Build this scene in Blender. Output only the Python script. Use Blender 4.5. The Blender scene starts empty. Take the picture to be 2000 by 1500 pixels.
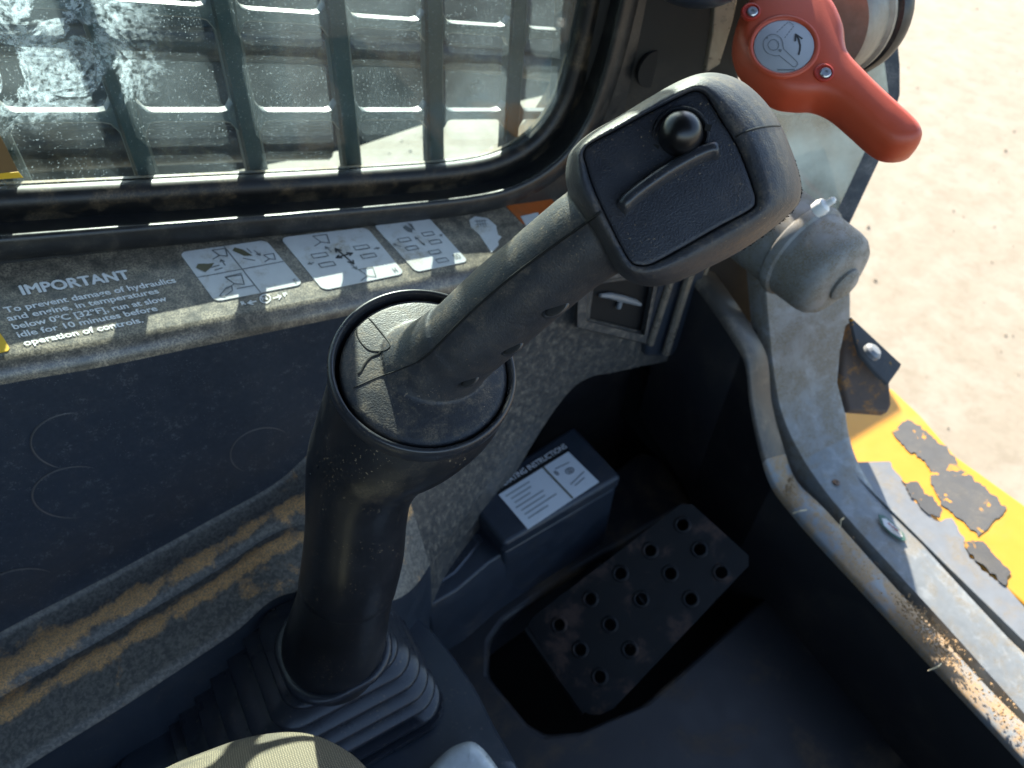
import bpy, bmesh, math, random
from mathutils import Vector, Matrix
random.seed(7)
R = math.radians
V = Vector
scene = bpy.context.scene
C = scene.collection

# ------------------------------------------------------------------ camera
H = 1.5                                   # camera height above the ground
F = 1470.0                                # focal length in photo pixels (2000 wide)
AY = V((-1305, -1691.6, 1470)).normalized()
AZ = V((120, -1370, -1470)).normalized()
AY = (AY - AZ * AY.dot(AZ)).normalized()
AX = AY.cross(AZ)
def c2w(v):
    v = V(v); return V((AX.dot(v), AY.dot(v), AZ.dot(v)))
O = V((0, 0, H))
cam = bpy.data.cameras.new('camera')
cam.sensor_width = 9.8
cam.lens = 9.8 * F / 2000.0
cam.clip_start = 0.01
cam.clip_end = 500
cam.dof.use_dof = True
cam.dof.focus_distance = 0.37
cam.dof.aperture_fstop = 3.2
co = bpy.data.objects.new('camera', cam)
C.objects.link(co)
rt, up, bk = c2w((1, 0, 0)), c2w((0, -1, 0)), c2w((0, 0, -1))
co.matrix_world = Matrix(((rt.x, up.x, bk.x, 0), (rt.y, up.y, bk.y, 0), (rt.z, up.z, bk.z, H), (0, 0, 0, 1)))
scene.camera = co

# ------------------------------------------------------------------ light
SUN_AZ, SUN_EL = 22.0, 30.4               # azimuth from +Y towards +X
world = bpy.data.worlds.new('World')
scene.world = world
world.use_nodes = True
wn = world.node_tree
sky = wn.nodes.new('ShaderNodeTexSky')
sky.sky_type = 'NISHITA'
sky.sun_disc = False
sky.sun_elevation = R(SUN_EL)
sky.sun_rotation = R(SUN_AZ)
wn.links.new(sky.outputs[0], wn.nodes['Background'].inputs[0])
wn.nodes['Background'].inputs[1].default_value = 0.115
sl = bpy.data.lights.new('sun', 'SUN')
sl.energy = 5.0
sl.angle = R(0.55)
sl.color = (1.0, 0.9, 0.76)
so = bpy.data.objects.new('sun', sl)
C.objects.link(so)
sd = V((math.sin(R(SUN_AZ)) * math.cos(R(SUN_EL)), math.cos(R(SUN_AZ)) * math.cos(R(SUN_EL)), math.sin(R(SUN_EL))))
so.rotation_euler = sd.to_track_quat('Z', 'Y').to_euler()
so.location = (2, 4, 4)
scene.view_settings.view_transform = 'Standard'
scene.view_settings.look = 'None'
scene.view_settings.exposure = 1.95
scene.view_settings.gamma = 1.0
scene.cycles.max_bounces = 7
scene.cycles.diffuse_bounces = 3
scene.cycles.glossy_bounces = 3
scene.cycles.transparent_max_bounces = 12
scene.view_settings.use_curve_mapping = False

# ------------------------------------------------------------------ projection helpers (photo pixel -> point on a real plane)
def ray(px, py): return c2w(((px - 1000) / F, (py - 750) / F, 1.0))
def P(px, py, d): return O + ray(px, py) * d
def PN(px, py, p, n):
    r = ray(px, py); n = V(n); return O + r * ((V(p) - O).dot(n) / r.dot(n))
def PX(px, py, x): return PN(px, py, (x, 0, 0), (1, 0, 0))
def PY(px, py, y): return PN(px, py, (0, y, 0), (0, 1, 0))
def PZ(px, py, z): return PN(px, py, (0, 0, z), (0, 0, 1))

# ------------------------------------------------------------------ scene helpers
def tag(o, label, cat, group=None):
    o['label'] = label; o['category'] = cat
    if group: o['group'] = group
    return o
def thing(name, loc, label, cat, group=None):
    o = bpy.data.objects.new(name, None); C.objects.link(o)
    o.location = loc; o.empty_display_size = 0.02
    return tag(o, label, cat, group)
def wloc(o):
    p = V((0, 0, 0))
    while o is not None:
        p += V(o.location); o = o.parent
    return p
def mk(name, verts, faces, mat, parent=None, smooth=35, kind=None, bevel=None, subd=0, label=None, recalc=True, merge=False):
    base = wloc(parent) if parent else V((0, 0, 0))
    if parent is None:
        xs = [V(v) for v in verts]
        lo = V((min(v.x for v in xs) + max(v.x for v in xs), min(v.y for v in xs) + max(v.y for v in xs), 0)) / 2
        lo.z = min(v.z for v in xs); base = lo
    me = bpy.data.meshes.new(name)
    me.from_pydata([V(v) - base for v in verts], [], faces)
    if recalc or merge:
        bm = bmesh.new(); bm.from_mesh(me)
        if merge: bmesh.ops.remove_doubles(bm, verts=bm.verts, dist=1e-5)
        if recalc: bmesh.ops.recalc_face_normals(bm, faces=bm.faces)
        bm.to_mesh(me); bm.free()
    me.materials.append(mat)
    if smooth is not None:
        me.shade_smooth()
        if smooth < 180: me.set_sharp_from_angle(angle=R(smooth))
    o = bpy.data.objects.new(name, me); C.objects.link(o)
    if parent: o.parent = parent
    else: o.location = base
    if bevel:
        b = o.modifiers.new('bevel', 'BEVEL'); b.width = bevel; b.segments = 3; b.limit_method = 'ANGLE'; b.angle_limit = R(30)
        b.harden_normals = False
    if subd:
        s = o.modifiers.new('sub', 'SUBSURF'); s.levels = subd; s.render_levels = subd
    if kind: o['kind'] = kind
    if label: o['label'] = label
    return o
def loft(loops, closed=True, cap0=True, cap1=True):
    n = len(loops[0]); vs = [p for l in loops for p in l]; fs = []
    for i in range(len(loops) - 1):
        for j in range(n if closed else n - 1):
            k = (j + 1) % n
            fs.append((i * n + j, i * n + k, (i + 1) * n + k, (i + 1) * n + j))
    if cap0: fs.append(tuple(range(n))[::-1])
    if cap1: fs.append(tuple(range((len(loops) - 1) * n, len(loops) * n)))
    return vs, fs
def slab(name, pts, off, mat, parent=None, bevel=None, **k):
    off = V(off)
    vs, fs = loft([[V(p) for p in pts], [V(p) + off for p in pts]])
    return mk(name, vs, fs, mat, parent, bevel=bevel, **k)
def frame(t, hint=(0, 0, 1)):
    t = V(t).normalized(); h = V(hint)
    if abs(t.dot(h)) > 0.97: h = V((1, 0, 0))
    a = t.cross(h).normalized(); return a, t.cross(a).normalized()
def ringpts(c, n, r, k=32, ry=None, hint=(0, 0, 1)):
    a, b = frame(n, hint); ry = ry or r
    return [V(c) + a * (r * math.cos(2 * math.pi * i / k)) + b * (ry * math.sin(2 * math.pi * i / k)) for i in range(k)]
def tube(path, r, k=8, closed=False, taper=None):
    path = [V(p) for p in path]; loops = []; n = len(path)
    a0 = None
    for i, p in enumerate(path):
        if closed: t = path[(i + 1) % n] - path[i - 1]
        else: t = path[min(i + 1, n - 1)] - path[max(i - 1, 0)]
        t.normalize()
        if a0 is None: a, b = frame(t)
        else:
            a = (a0 - t * a0.dot(t)).normalized(); b = t.cross(a)
        a0 = a
        rr = r * (taper(i / max(1, n - 1)) if taper else 1)
        loops.append([p + a * (rr * math.cos(2 * math.pi * j / k)) + b * (rr * math.sin(2 * math.pi * j / k)) for j in range(k)])
    if closed:
        vs, fs = loft(loops + [loops[0]], True, False, False)
        return vs, fs
    return loft(loops)
def cr(pts, n, closed=False):
    """Catmull-Rom resample of tuples"""
    pts = [tuple(p) for p in pts]; m = len(pts); out = []
    segs = m if closed else m - 1
    for i in range(n):
        u = i / (n if closed else n - 1) * segs
        s = min(int(u), segs - 1); t = u - s
        def g(k): return pts[k % m] if closed else pts[max(0, min(m - 1, k))]
        p0, p1, p2, p3 = g(s - 1), g(s), g(s + 1), g(s + 2)
        out.append(tuple(0.5 * ((2 * b) + (c - a) * t + (2 * a - 5 * b + 4 * c - d) * t * t + (3 * b - a - 3 * c + d) * t ** 3) for a, b, c, d in zip(p0, p1, p2, p3)))
    return out
def lathe(c, n, prof, k=64, hint=(0, 0, 1), cap0=False, cap1=False):
    n = V(n).normalized()
    return loft([ringpts(V(c) + n * h, n, max(r, 1e-5), k, hint=hint) for r, h in prof], True, cap0, cap1)
def join(*parts):
    vs, fs = [], []
    for v, f in parts:
        b = len(vs); vs += list(v); fs += [tuple(i + b for i in q) for q in f]
    return vs, fs
def box(c, ax, ay, az):
    c, ax, ay, az = V(c), V(ax), V(ay), V(az); vs = []
    for z in (-1, 1):
        for x, y in ((-1, -1), (1, -1), (1, 1), (-1, 1)): vs.append(c + ax * x + ay * y + az * z)
    return vs, [(0, 3, 2, 1), (4, 5, 6, 7), (0, 1, 5, 4), (1, 2, 6, 5), (2, 3, 7, 6), (3, 0, 4, 7)]
def offset2(poly, d):
    """offset an open/closed 2D polyline outward (left normal * d)"""
    out = []; n = len(poly)
    for i in range(n):
        a = poly[max(i - 1, 0)]; b = poly[min(i + 1, n - 1)]
        t = V((b[0] - a[0], b[1] - a[1])).normalized(); out.append((poly[i][0] + t.y * d, poly[i][1] - t.x * d))
    return out

# ------------------------------------------------------------------ materials
def NT(name):
    m = bpy.data.materials.new(name); m.use_nodes = True
    return m, m.node_tree, m.node_tree.nodes['Principled BSDF']
def node(nt, typ, **k):
    n = nt.nodes.new(typ)
    for a, b in k.items():
        if a in n.inputs: n.inputs[a].default_value = b
        else: setattr(n, a, b)
    return n
def ramp(nt, src, a, b, c0=(0, 0, 0, 1), c1=(1, 1, 1, 1)):
    r = nt.nodes.new('ShaderNodeMapRange'); r.inputs[1].default_value = a; r.inputs[2].default_value = b
    r.interpolation_type = 'SMOOTHSTEP'
    nt.links.new(src, r.inputs[0]); return r.outputs[0]
def mathn(nt, op, a, b, clamp=False):
    m = nt.nodes.new('ShaderNodeMath'); m.operation = op; m.use_clamp = clamp
    for i, x in enumerate((a, b)):
        if isinstance(x, (int, float)): m.inputs[i].default_value = x
        elif x is not None: nt.links.new(x, m.inputs[i])
    return m.outputs[0]
def mixc(nt, fac, a, b):
    m = nt.nodes.new('ShaderNodeMix'); m.data_type = 'RGBA'
    for s, x in ((0, fac), (6, a), (7, b)):
        if isinstance(x, (int, float)): m.inputs[s].default_value = x
        elif isinstance(x, tuple): m.inputs[s].default_value = x if len(x) == 4 else (*x, 1)
        else: nt.links.new(x, m.inputs[s])
    return m.outputs[2]
def noise(nt, co, scale, detail=6, rough=0.6, dist=0.0):
    n = nt.nodes.new('ShaderNodeTexNoise'); n.inputs['Scale'].default_value = scale; n.inputs['Detail'].default_value = detail
    n.inputs['Roughness'].default_value = rough; n.inputs['Distortion'].default_value = dist
    nt.links.new(co, n.inputs['Vector']); return n.outputs[0]
def dirty(name, base, rough, dust=(0.33, 0.27, 0.2), amount=0.3, scale=25, lo=0.45, hi=0.7, up=0.0, specks=0.0, speckscale=700,
          grain=0.0, grainscale=1500, var=0.25, spec=0.5, metal=0.0, patch=None, stretch=None, drough=0.9, fine=0.0, attr=None, relief=0.0):
    m, nt, b = NT(name)
    tc = nt.nodes.new('ShaderNodeTexCoord'); co = tc.outputs['Object']
    if stretch:
        mp = nt.nodes.new('ShaderNodeMapping'); mp.inputs['Scale'].default_value = stretch
        nt.links.new(co, mp.inputs['Vector']); sco = mp.outputs[0]
    else: sco = co
    n1 = noise(nt, sco, scale, 5, 0.68, 0.3)
    if attr:
        at = nt.nodes.new('ShaderNodeAttribute'); at.attribute_name = attr
        n1 = mathn(nt, 'ADD', n1, mathn(nt, 'MULTIPLY', mathn(nt, 'SUBTRACT', at.outputs['Fac'], 0.45), 0.26))
    mask = mathn(nt, 'MULTIPLY', ramp(nt, n1, lo, hi), amount)
    if fine:
        n4 = noise(nt, co, 850, 2, 0.75)
        mask = mathn(nt, 'MULTIPLY', mask, mathn(nt, 'ADD', 1 - fine, mathn(nt, 'MULTIPLY', ramp(nt, n4, 0.38, 0.62), fine * 1.6)), True)
    if up:
        g = nt.nodes.new('ShaderNodeNewGeometry'); s = nt.nodes.new('ShaderNodeSeparateXYZ'); nt.links.new(g.outputs['Normal'], s.inputs[0])
        mask = mathn(nt, 'MULTIPLY', mask, mathn(nt, 'ADD', 1 - up, mathn(nt, 'MULTIPLY', ramp(nt, s.outputs[2], 0.0, 0.9), up)))
    if specks:
        n3 = noise(nt, co, speckscale, 1, 0.5)
        sp = mathn(nt, 'MULTIPLY', ramp(nt, n3, 0.66, 0.74), specks)
        cl = noise(nt, co, 45, 1, 0.6)
        sp = mathn(nt, 'MULTIPLY', sp, ramp(nt, cl, 0.42, 0.62))
        mask = mathn(nt, 'MAXIMUM', mask, sp)
    nv = noise(nt, co, scale * 3.1, 2, 0.6)
    bc = mixc(nt, nv, tuple(x * (1 - var) for x in base), tuple(min(1, x * (1 + var)) for x in base))
    if patch:
        pc, pscale, plo, phi, pamt = patch
        pn = noise(nt, sco, pscale, 4, 0.62, 0.6)
        bc = mixc(nt, mathn(nt, 'MULTIPLY', ramp(nt, pn, plo, phi), pamt), bc, pc)
    dn = noise(nt, co, 160, 2, 0.7)
    dc = mixc(nt, dn, tuple(x * 0.6 for x in dust), tuple(min(1, x * 1.3) for x in dust))
    col = mixc(nt, mask, bc, dc)
    nt.links.new(col, b.inputs['Base Color'])
    rr = mathn(nt, 'ADD', rough, mathn(nt, 'MULTIPLY', mathn(nt, 'SUBTRACT', nv, 0.5), 0.22))
    mr = nt.nodes.new('ShaderNodeMix'); nt.links.new(mask, mr.inputs[0]); nt.links.new(rr, mr.inputs[2]); mr.inputs[3].default_value = drough
    nt.links.new(mr.outputs[0], b.inputs['Roughness'])
    b.inputs['Specular IOR Level'].default_value = spec
    b.inputs['Metallic'].default_value = metal
    bump = None
    if grain:
        gn = noise(nt, co, grainscale, 1, 0.5)
        bp = nt.nodes.new('ShaderNodeBump'); bp.inputs['Strength'].default_value = grain; bp.inputs['Distance'].default_value = 0.0004
        nt.links.new(gn, bp.inputs['Height']); bump = bp.outputs[0]
    if relief:
        bp2 = nt.nodes.new('ShaderNodeBump'); bp2.inputs['Strength'].default_value = relief; bp2.inputs['Distance'].default_value = 0.0008
        nt.links.new(n1, bp2.inputs['Height'])
        if bump: nt.links.new(bump, bp2.inputs['Normal'])
        bump = bp2.outputs[0]
    if bump: nt.links.new(bump, b.inputs['Normal'])
    return m
def plain(name, col, rough=0.5, metal=0.0, spec=0.5, var=0.12, scale=80):
    m, nt, b = NT(name)
    tc = nt.nodes.new('ShaderNodeTexCoord'); n = noise(nt, tc.outputs['Object'], scale, 5, 0.6)
    nt.links.new(mixc(nt, n, tuple(x * (1 - var) for x in col), tuple(min(1, x * (1 + var)) for x in col)), b.inputs['Base Color'])
    b.inputs['Roughness'].default_value = rough; b.inputs['Metallic'].default_value = metal
    b.inputs['Specular IOR Level'].default_value = spec
    return m

TAN = (0.36, 0.27, 0.17)
M = {}
M['ringpale'] = plain('ring_pale', (0.075, 0.072, 0.074), 0.6, var=0.5, scale=60)
M['grip'] = dirty('grip_plastic', (0.024, 0.026, 0.032), 0.52, TAN, 0.36, 110, 0.40, 0.78, up=0.8, specks=0.5, speckscale=900, grain=0.5, grainscale=1100, fine=0.6)  # dust on upward faces also paints in their sunlit tone
M['face'] = dirty('face_plastic', (0.026, 0.028, 0.036), 0.5, TAN, 0.10, 40, 0.5, 0.75, specks=0.55, speckscale=800, grain=0.8, grainscale=1300, fine=0.4)
M['cap'] = dirty('cap_plastic', (0.058, 0.060, 0.066), 0.42, TAN, 0.2, 30, 0.5, 0.75, specks=0.45, speckscale=1100, grain=0.8, grainscale=1700, fine=0.5)
M['tower'] = dirty('tower_plastic', (0.016, 0.017, 0.020), 0.33, TAN, 0.22, 18, 0.55, 0.8, specks=0.5, speckscale=600, fine=0.7)
M['ring'] = dirty('ring_plastic', (0.026, 0.028, 0.034), 0.3, TAN, 0.12, 30, 0.5, 0.8, specks=0.4, speckscale=900)
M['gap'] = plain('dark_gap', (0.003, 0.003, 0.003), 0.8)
M['gloss'] = plain('gloss_black', (0.006, 0.006, 0.007), 0.3)
M['boot'] = dirty('boot_rubber', (0.024, 0.028, 0.037), 0.3, TAN, 0.12, 22, 0.55, 0.8, specks=0.4, speckscale=500, fine=0.5)
M['console'] = dirty('console_plastic', (0.026, 0.034, 0.047), 0.36, TAN, 0.14, 16, 0.5, 0.8, specks=0.2, speckscale=400, fine=0.5)
M['panel'] = dirty('panel_plastic', (0.036, 0.043, 0.056), 0.21, (0.24, 0.225, 0.21), 0.14, 75, 0.45, 0.8, specks=0.25, speckscale=900, fine=0.8, grain=0.15, grainscale=900)
M['shelf'] = dirty('shelf_plastic', (0.03, 0.03, 0.029), 0.34, (0.66, 0.55, 0.39), 0.46, 90, 0.2, 0.8, spec=0.9, drough=0.42, specks=0.3, speckscale=800, fine=0.7)
M['ledge'] = dirty('ledge_dusty', (0.10, 0.098, 0.092), 0.5, (0.78, 0.44, 0.18), 0.95, 34, 0.46, 0.62, fine=0.7, attr='dust', patch=((0.26, 0.24, 0.20), 330, 0.38, 0.66, 0.75), relief=0.12)
M['wall'] = dirty('wall_dusty', (0.038, 0.042, 0.046), 0.42, (0.34, 0.29, 0.22), 0.5, 150, 0.42, 0.74, fine=0.8, patch=((0.09, 0.086, 0.078), 210, 0.3, 0.7, 0.7))
M['frame'] = dirty('frame_paint', (0.016, 0.0165, 0.017), 0.34, (0.3, 0.26, 0.2), 0.16, 60, 0.45, 0.75, specks=0.3, speckscale=800, fine=0.5)
M['seal'] = dirty('seal_rubber', (0.008, 0.008, 0.008), 0.45, (0.40, 0.28, 0.15), 0.2, 40, 0.45, 0.7, fine=0.6)
M['guard'] = dirty('guard_paint', (0.006, 0.018, 0.020), 0.55, (0.3, 0.26, 0.2), 0.08, 40, 0.5, 0.8)
M['guardrow'] = dirty('guard_row_paint', (0.03, 0.038, 0.043), 0.45, (0.3, 0.26, 0.2), 0.3, 60, 0.5, 0.8)
M['arm'] = dirty('arm_paint', (0.030, 0.040, 0.050), 0.85, (0.06, 0.06, 0.055), 0.6, 8, 0.4, 0.7)
M['dark'] = dirty('dark_interior', (0.006, 0.0065, 0.009), 0.6, TAN, 0.06, 14, 0.45, 0.8)
M['pillar'] = dirty('pillar_paint', (0.006, 0.006, 0.006), 0.5, (0.2, 0.15, 0.1), 0.14, 9, 0.45, 0.7, fine=0.4)
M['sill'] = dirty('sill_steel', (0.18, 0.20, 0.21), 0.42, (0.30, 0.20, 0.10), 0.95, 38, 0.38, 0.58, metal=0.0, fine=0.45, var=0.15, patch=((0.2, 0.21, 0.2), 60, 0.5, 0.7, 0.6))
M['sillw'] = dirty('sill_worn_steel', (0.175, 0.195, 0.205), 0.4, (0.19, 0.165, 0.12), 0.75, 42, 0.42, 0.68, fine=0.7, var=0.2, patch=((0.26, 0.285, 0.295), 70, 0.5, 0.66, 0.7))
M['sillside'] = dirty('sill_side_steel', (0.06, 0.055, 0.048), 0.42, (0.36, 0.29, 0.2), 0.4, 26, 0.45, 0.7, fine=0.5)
M['plate'] = dirty('door_plate_steel', (0.21, 0.215, 0.21), 0.45, (0.18, 0.155, 0.11), 0.95, 34, 0.34, 0.6, fine=0.9, var=0.2, patch=((0.3, 0.32, 0.33), 22, 0.55, 0.72, 0.7))
M['hinge'] = dirty('hinge_steel', (0.19, 0.207, 0.222), 0.36, (0.22, 0.19, 0.14), 0.7, 34, 0.46, 0.7, fine=0.8, var=0.15)
M['yellow'] = dirty('yellow_paint', (0.52, 0.25, 0.02), 0.42, (0.4, 0.27, 0.12), 0.35, 14, 0.5, 0.8, var=0.08)
M['tread'] = dirty('worn_grip_tape', (0.07, 0.074, 0.078), 0.85, (0.13, 0.12, 0.1), 0.5, 30, 0.45, 0.7, fine=0.8, grain=0.8, grainscale=700, patch=((0.5, 0.235, 0.018), 55, 0.63, 0.65, 1.0))
M['rust'] = dirty('rusty_bracket', (0.12, 0.085, 0.065), 0.7, (0.42, 0.2, 0.06), 0.8, 45, 0.5, 0.62, fine=0.3)
M['red'] = dirty('red_plastic', (0.50, 0.072, 0.028), 0.45, (0.5, 0.2, 0.1), 0.08, 40, 0.5, 0.8, grain=0.25, grainscale=1600, var=0.05)
M['redring'] = plain('red_ring', (0.42, 0.035, 0.018), 0.5)
M['white'] = dirty('white_vinyl', (0.56, 0.57, 0.57), 0.4, (0.33, 0.27, 0.18), 0.75, 42, 0.48, 0.74, fine=0.5, var=0.06)
M['labelw'] = dirty('white_label', (0.74, 0.77, 0.79), 0.35, (0.35, 0.3, 0.2), 0.2, 50, 0.6, 0.8, var=0.04)
M['disc'] = plain('disc_label', (0.36, 0.37, 0.39), 0.35, var=0.05)
M['ink'] = plain('print_dark', (0.03, 0.03, 0.03), 0.5)
M['inkg'] = plain('print_grey', (0.16, 0.17, 0.17), 0.5)
M['inkw'] = plain('print_white', (0.8, 0.81, 0.8), 0.5, var=0.25, scale=300)
M['olive'] = plain('print_olive', (0.11, 0.10, 0.055), 0.5)
M['ylab'] = plain('yellow_vinyl', (0.7, 0.42, 0.02), 0.5)
M['orange'] = dirty('orange_vinyl', (0.5, 0.11, 0.015), 0.5, (0.2, 0.12, 0.06), 0.4, 30)
M['steel'] = plain('screw_steel', (0.45, 0.45, 0.46), 0.3, metal=0.9)
M['boss'] = dirty('boss_metal', (0.26, 0.24, 0.2), 0.4, (0.3, 0.25, 0.18), 0.5, 60, 0.4, 0.7, metal=0.3, fine=0.5)
M['trim'] = dirty('trim_metal', (0.35, 0.31, 0.25), 0.28, (0.2, 0.17, 0.12), 0.4, 40, 0.45, 0.75, metal=0.6)
M['pedal'] = dirty('pedal_paint', (0.004, 0.005, 0.007), 0.55, (0.10, 0.06, 0.045), 0.7, 24, 0.50, 0.62, fine=0.4)
M['floor'] = dirty('floor_mat', (0.011, 0.012, 0.015), 0.5, (0.12, 0.08, 0.045), 0.6, 14, 0.46, 0.68, fine=0.4)
M['dirt'] = dirty('dirt', (0.26, 0.17, 0.085), 0.95, (0.32, 0.23, 0.13), 0.5, 120, var=0.35)
M['straw'] = plain('straw', (0.6, 0.5, 0.3), 0.7)
M['concrete'] = dirty('concrete', (0.226, 0.195, 0.145), 0.85, (0.17, 0.142, 0.10), 0.45, 14, 0.42, 0.68, var=0.16, patch=((0.26, 0.23, 0.18), 6, 0.4, 0.66, 0.8), grain=0.9, grainscale=45, specks=0.5, speckscale=38)
def fabric():
    m, nt, b = NT('seat_fabric')
    tc = nt.nodes.new('ShaderNodeTexCoord'); co = tc.outputs['Object']
    w = []
    for ax in (0, 1):
        wv = nt.nodes.new('ShaderNodeTexWave'); wv.bands_direction = 'X' if ax == 0 else 'Y'
        wv.inputs['Scale'].default_value = 260; wv.inputs['Distortion'].default_value = 3.0; wv.inputs['Detail'].default_value = 2
        nt.links.new(co, wv.inputs[0]); w.append(wv.outputs[1])
    h = mathn(nt, 'MULTIPLY', w[0], w[1])
    n1 = noise(nt, co, 28, 6, 0.6, 0.5)
    c = mixc(nt, h, (0.09, 0.08, 0.06), (0.30, 0.25, 0.17))
    c = mixc(nt, mathn(nt, 'MULTIPLY', ramp(nt, n1, 0.5, 0.6), 0.6), c, (0.07, 0.065, 0.055))
    nt.links.new(c, b.inputs['Base Color']); b.inputs['Roughness'].default_value = 0.9
    bp = nt.nodes.new('ShaderNodeBump'); bp.inputs['Strength'].default_value = 0.5; bp.inputs['Distance'].default_value = 0.0006
    nt.links.new(h, bp.inputs['Height']); nt.links.new(bp.outputs[0], b.inputs['Normal'])
    return m
M['fabric'] = fabric()
def glassmat(name, tint, splash=True, dustamt=0.2):
    m = bpy.data.materials.new(name); m.use_nodes = True; nt = m.node_tree; nt.nodes.clear()
    out = nt.nodes.new('ShaderNodeOutputMaterial'); tc = nt.nodes.new('ShaderNodeTexCoord'); co = tc.outputs['Object']
    tr = nt.nodes.new('ShaderNodeBsdfTransparent'); tr.inputs[0].default_value = (*tint, 1)
    gl = nt.nodes.new('ShaderNodeBsdfGlossy'); gl.inputs['Roughness'].default_value = 0.03
    fr = nt.nodes.new('ShaderNodeFresnel'); fr.inputs[0].default_value = 1.45
    mx = nt.nodes.new('ShaderNodeMixShader'); gg = nt.nodes.new('ShaderNodeNewGeometry'); nt.links.new(mathn(nt, 'MULTIPLY', fr.outputs[0], mathn(nt, 'SUBTRACT', 1.0, gg.outputs['Backfacing'])), mx.inputs[0]); nt.links.new(tr.outputs[0], mx.inputs[1]); nt.links.new(gl.outputs[0], mx.inputs[2])
    tl = nt.nodes.new('ShaderNodeBsdfTranslucent'); tl.inputs[0].default_value = (0.42, 0.55, 0.62, 1)
    df = nt.nodes.new('ShaderNodeBsdfDiffuse'); df.inputs[0].default_value = (0.5, 0.52, 0.5, 1)
    du = nt.nodes.new('ShaderNodeMixShader'); du.inputs[0].default_value = 0.35; nt.links.new(tl.outputs[0], du.inputs[1]); nt.links.new(df.outputs[0], du.inputs[2])
    film = mathn(nt, 'MULTIPLY', ramp(nt, noise(nt, co, 9, 6, 0.6), 0.25, 0.75), dustamt)
    vo = nt.nodes.new('ShaderNodeTexVoronoi'); vo.inputs['Scale'].default_value = 520; nt.links.new(co, vo.inputs[0])
    vsz = noise(nt, co, 700, 2, 0.5)
    sp = mathn(nt, 'MULTIPLY', ramp(nt, mathn(nt, 'ADD', vo.outputs['Distance'], mathn(nt, 'MULTIPLY', vsz, 0.35)), 0.37, 0.24), 0.38)
    mask = mathn(nt, 'MAXIMUM', film, sp)
    if splash:
        s = nt.nodes.new('ShaderNodeSeparateXYZ'); nt.links.new(co, s.inputs[0])
        # splash area: a band running up to the right, in the pane's own coordinates
        nn = noise(nt, co, 30, 5, 0.6, 0.8)
        ed = ramp(nt, nn, 0.47, 0.50); ed2 = ramp(nt, nn, 0.56, 0.52)
        rim = mathn(nt, 'MULTIPLY', ed, ed2)
        inner = mathn(nt, 'MULTIPLY', ed, ramp(nt, noise(nt, co, 320, 4, 0.7), 0.42, 0.62))
        spl = mathn(nt, 'ADD', mathn(nt, 'MULTIPLY', rim, 0.25), mathn(nt, 'MULTIPLY', inner, 0.36), True)
        # limits
        lx = ramp(nt, s.outputs[0], SPL[0] + 0.02, SPL[0] - 0.03)
        lz = ramp(nt, s.outputs[2], SPL[1] - 0.012, SPL[1] + 0.02)
        spl = mathn(nt, 'MULTIPLY', spl, mathn(nt, 'MULTIPLY', lx, lz))
        mask = mathn(nt, 'MAXIMUM', mask, spl)
    fin = nt.nodes.new('ShaderNodeMixShader'); nt.links.new(mask, fin.inputs[0]); nt.links.new(mx.outputs[0], fin.inputs[1]); nt.links.new(du.outputs[0], fin.inputs[2])
    nt.links.new(fin.outputs[0], out.inputs[0])
    return m

# ------------------------------------------------------------------ flat print helpers
def bil(A, B, Cc, D):          # corners TL, TR, BR, BL -> f(s, t) with t down
    A, B, Cc, D = V(A), V(B), V(Cc), V(D)
    return lambda s, t: (A * (1 - s) + B * s) * (1 - t) + (D * (1 - s) + Cc * s) * t
def strokes(lines, w, fn, nrm, lift):
    vs, fs = [], []
    for ln in lines:
        pts = [fn(*p) + V(nrm) * lift for p in ln]
        for a, b in zip(pts[:-1], pts[1:]):
            d = (b - a)
            if d.length < 1e-6: continue
            d.normalize(); n = d.cross(V(nrm)).normalized() * (w / 2); e = d * (w * 0.3); k = len(vs)
            vs += [a - n - e, b - n + e, b + n + e, a + n - e]; fs.append((k, k + 1, k + 2, k + 3))
    return vs, fs
def fills(polys, fn, nrm, lift):
    vs, fs = [], []
    for pl in polys:
        k = len(vs); vs += [fn(*p) + V(nrm) * lift for p in pl]; fs.append(tuple(range(k, k + len(pl))))
    return vs, fs
def textmesh(s, bold=0.0):
    cu = bpy.data.curves.new('t', 'FONT'); cu.body = s; cu.offset = bold; cu.resolution_u = 3
    o = bpy.data.objects.new('t', cu); C.objects.link(o)
    dg = bpy.context.evaluated_depsgraph_get(); dg.update()
    me = o.evaluated_get(dg).to_mesh()
    vs = [(v.co.x, v.co.y) for v in me.vertices]; fs = [tuple(p.vertices) for p in me.polygons]
    o.evaluated_get(dg).to_mesh_clear()
    bpy.data.objects.remove(o); bpy.data.curves.remove(cu)
    x0, x1 = min(v[0] for v in vs), max(v[0] for v in vs)
    return [((x - x0) / (x1 - x0), y / 0.72) for x, y in vs], fs     # x normalised to 0..1, cap height ~1
def text_on(s, o, e, cap, nrm, lift, bold=0.02):
    """o start of baseline, e end of baseline, cap: vector of one cap height (all world)"""
    vs, fs = textmesh(s, bold); o, e, cap = V(o), V(e), V(cap)
    return [o + (e - o) * x + cap * y + V(nrm) * lift for x, y in vs], fs
def circ(cx, cy, rx, ry, n=24, a0=0, a1=2 * math.pi):
    return [(cx + rx * math.cos(a0 + (a1 - a0) * i / n), cy + ry * math.sin(a0 + (a1 - a0) * i / n)) for i in range(n + 1)]

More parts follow.
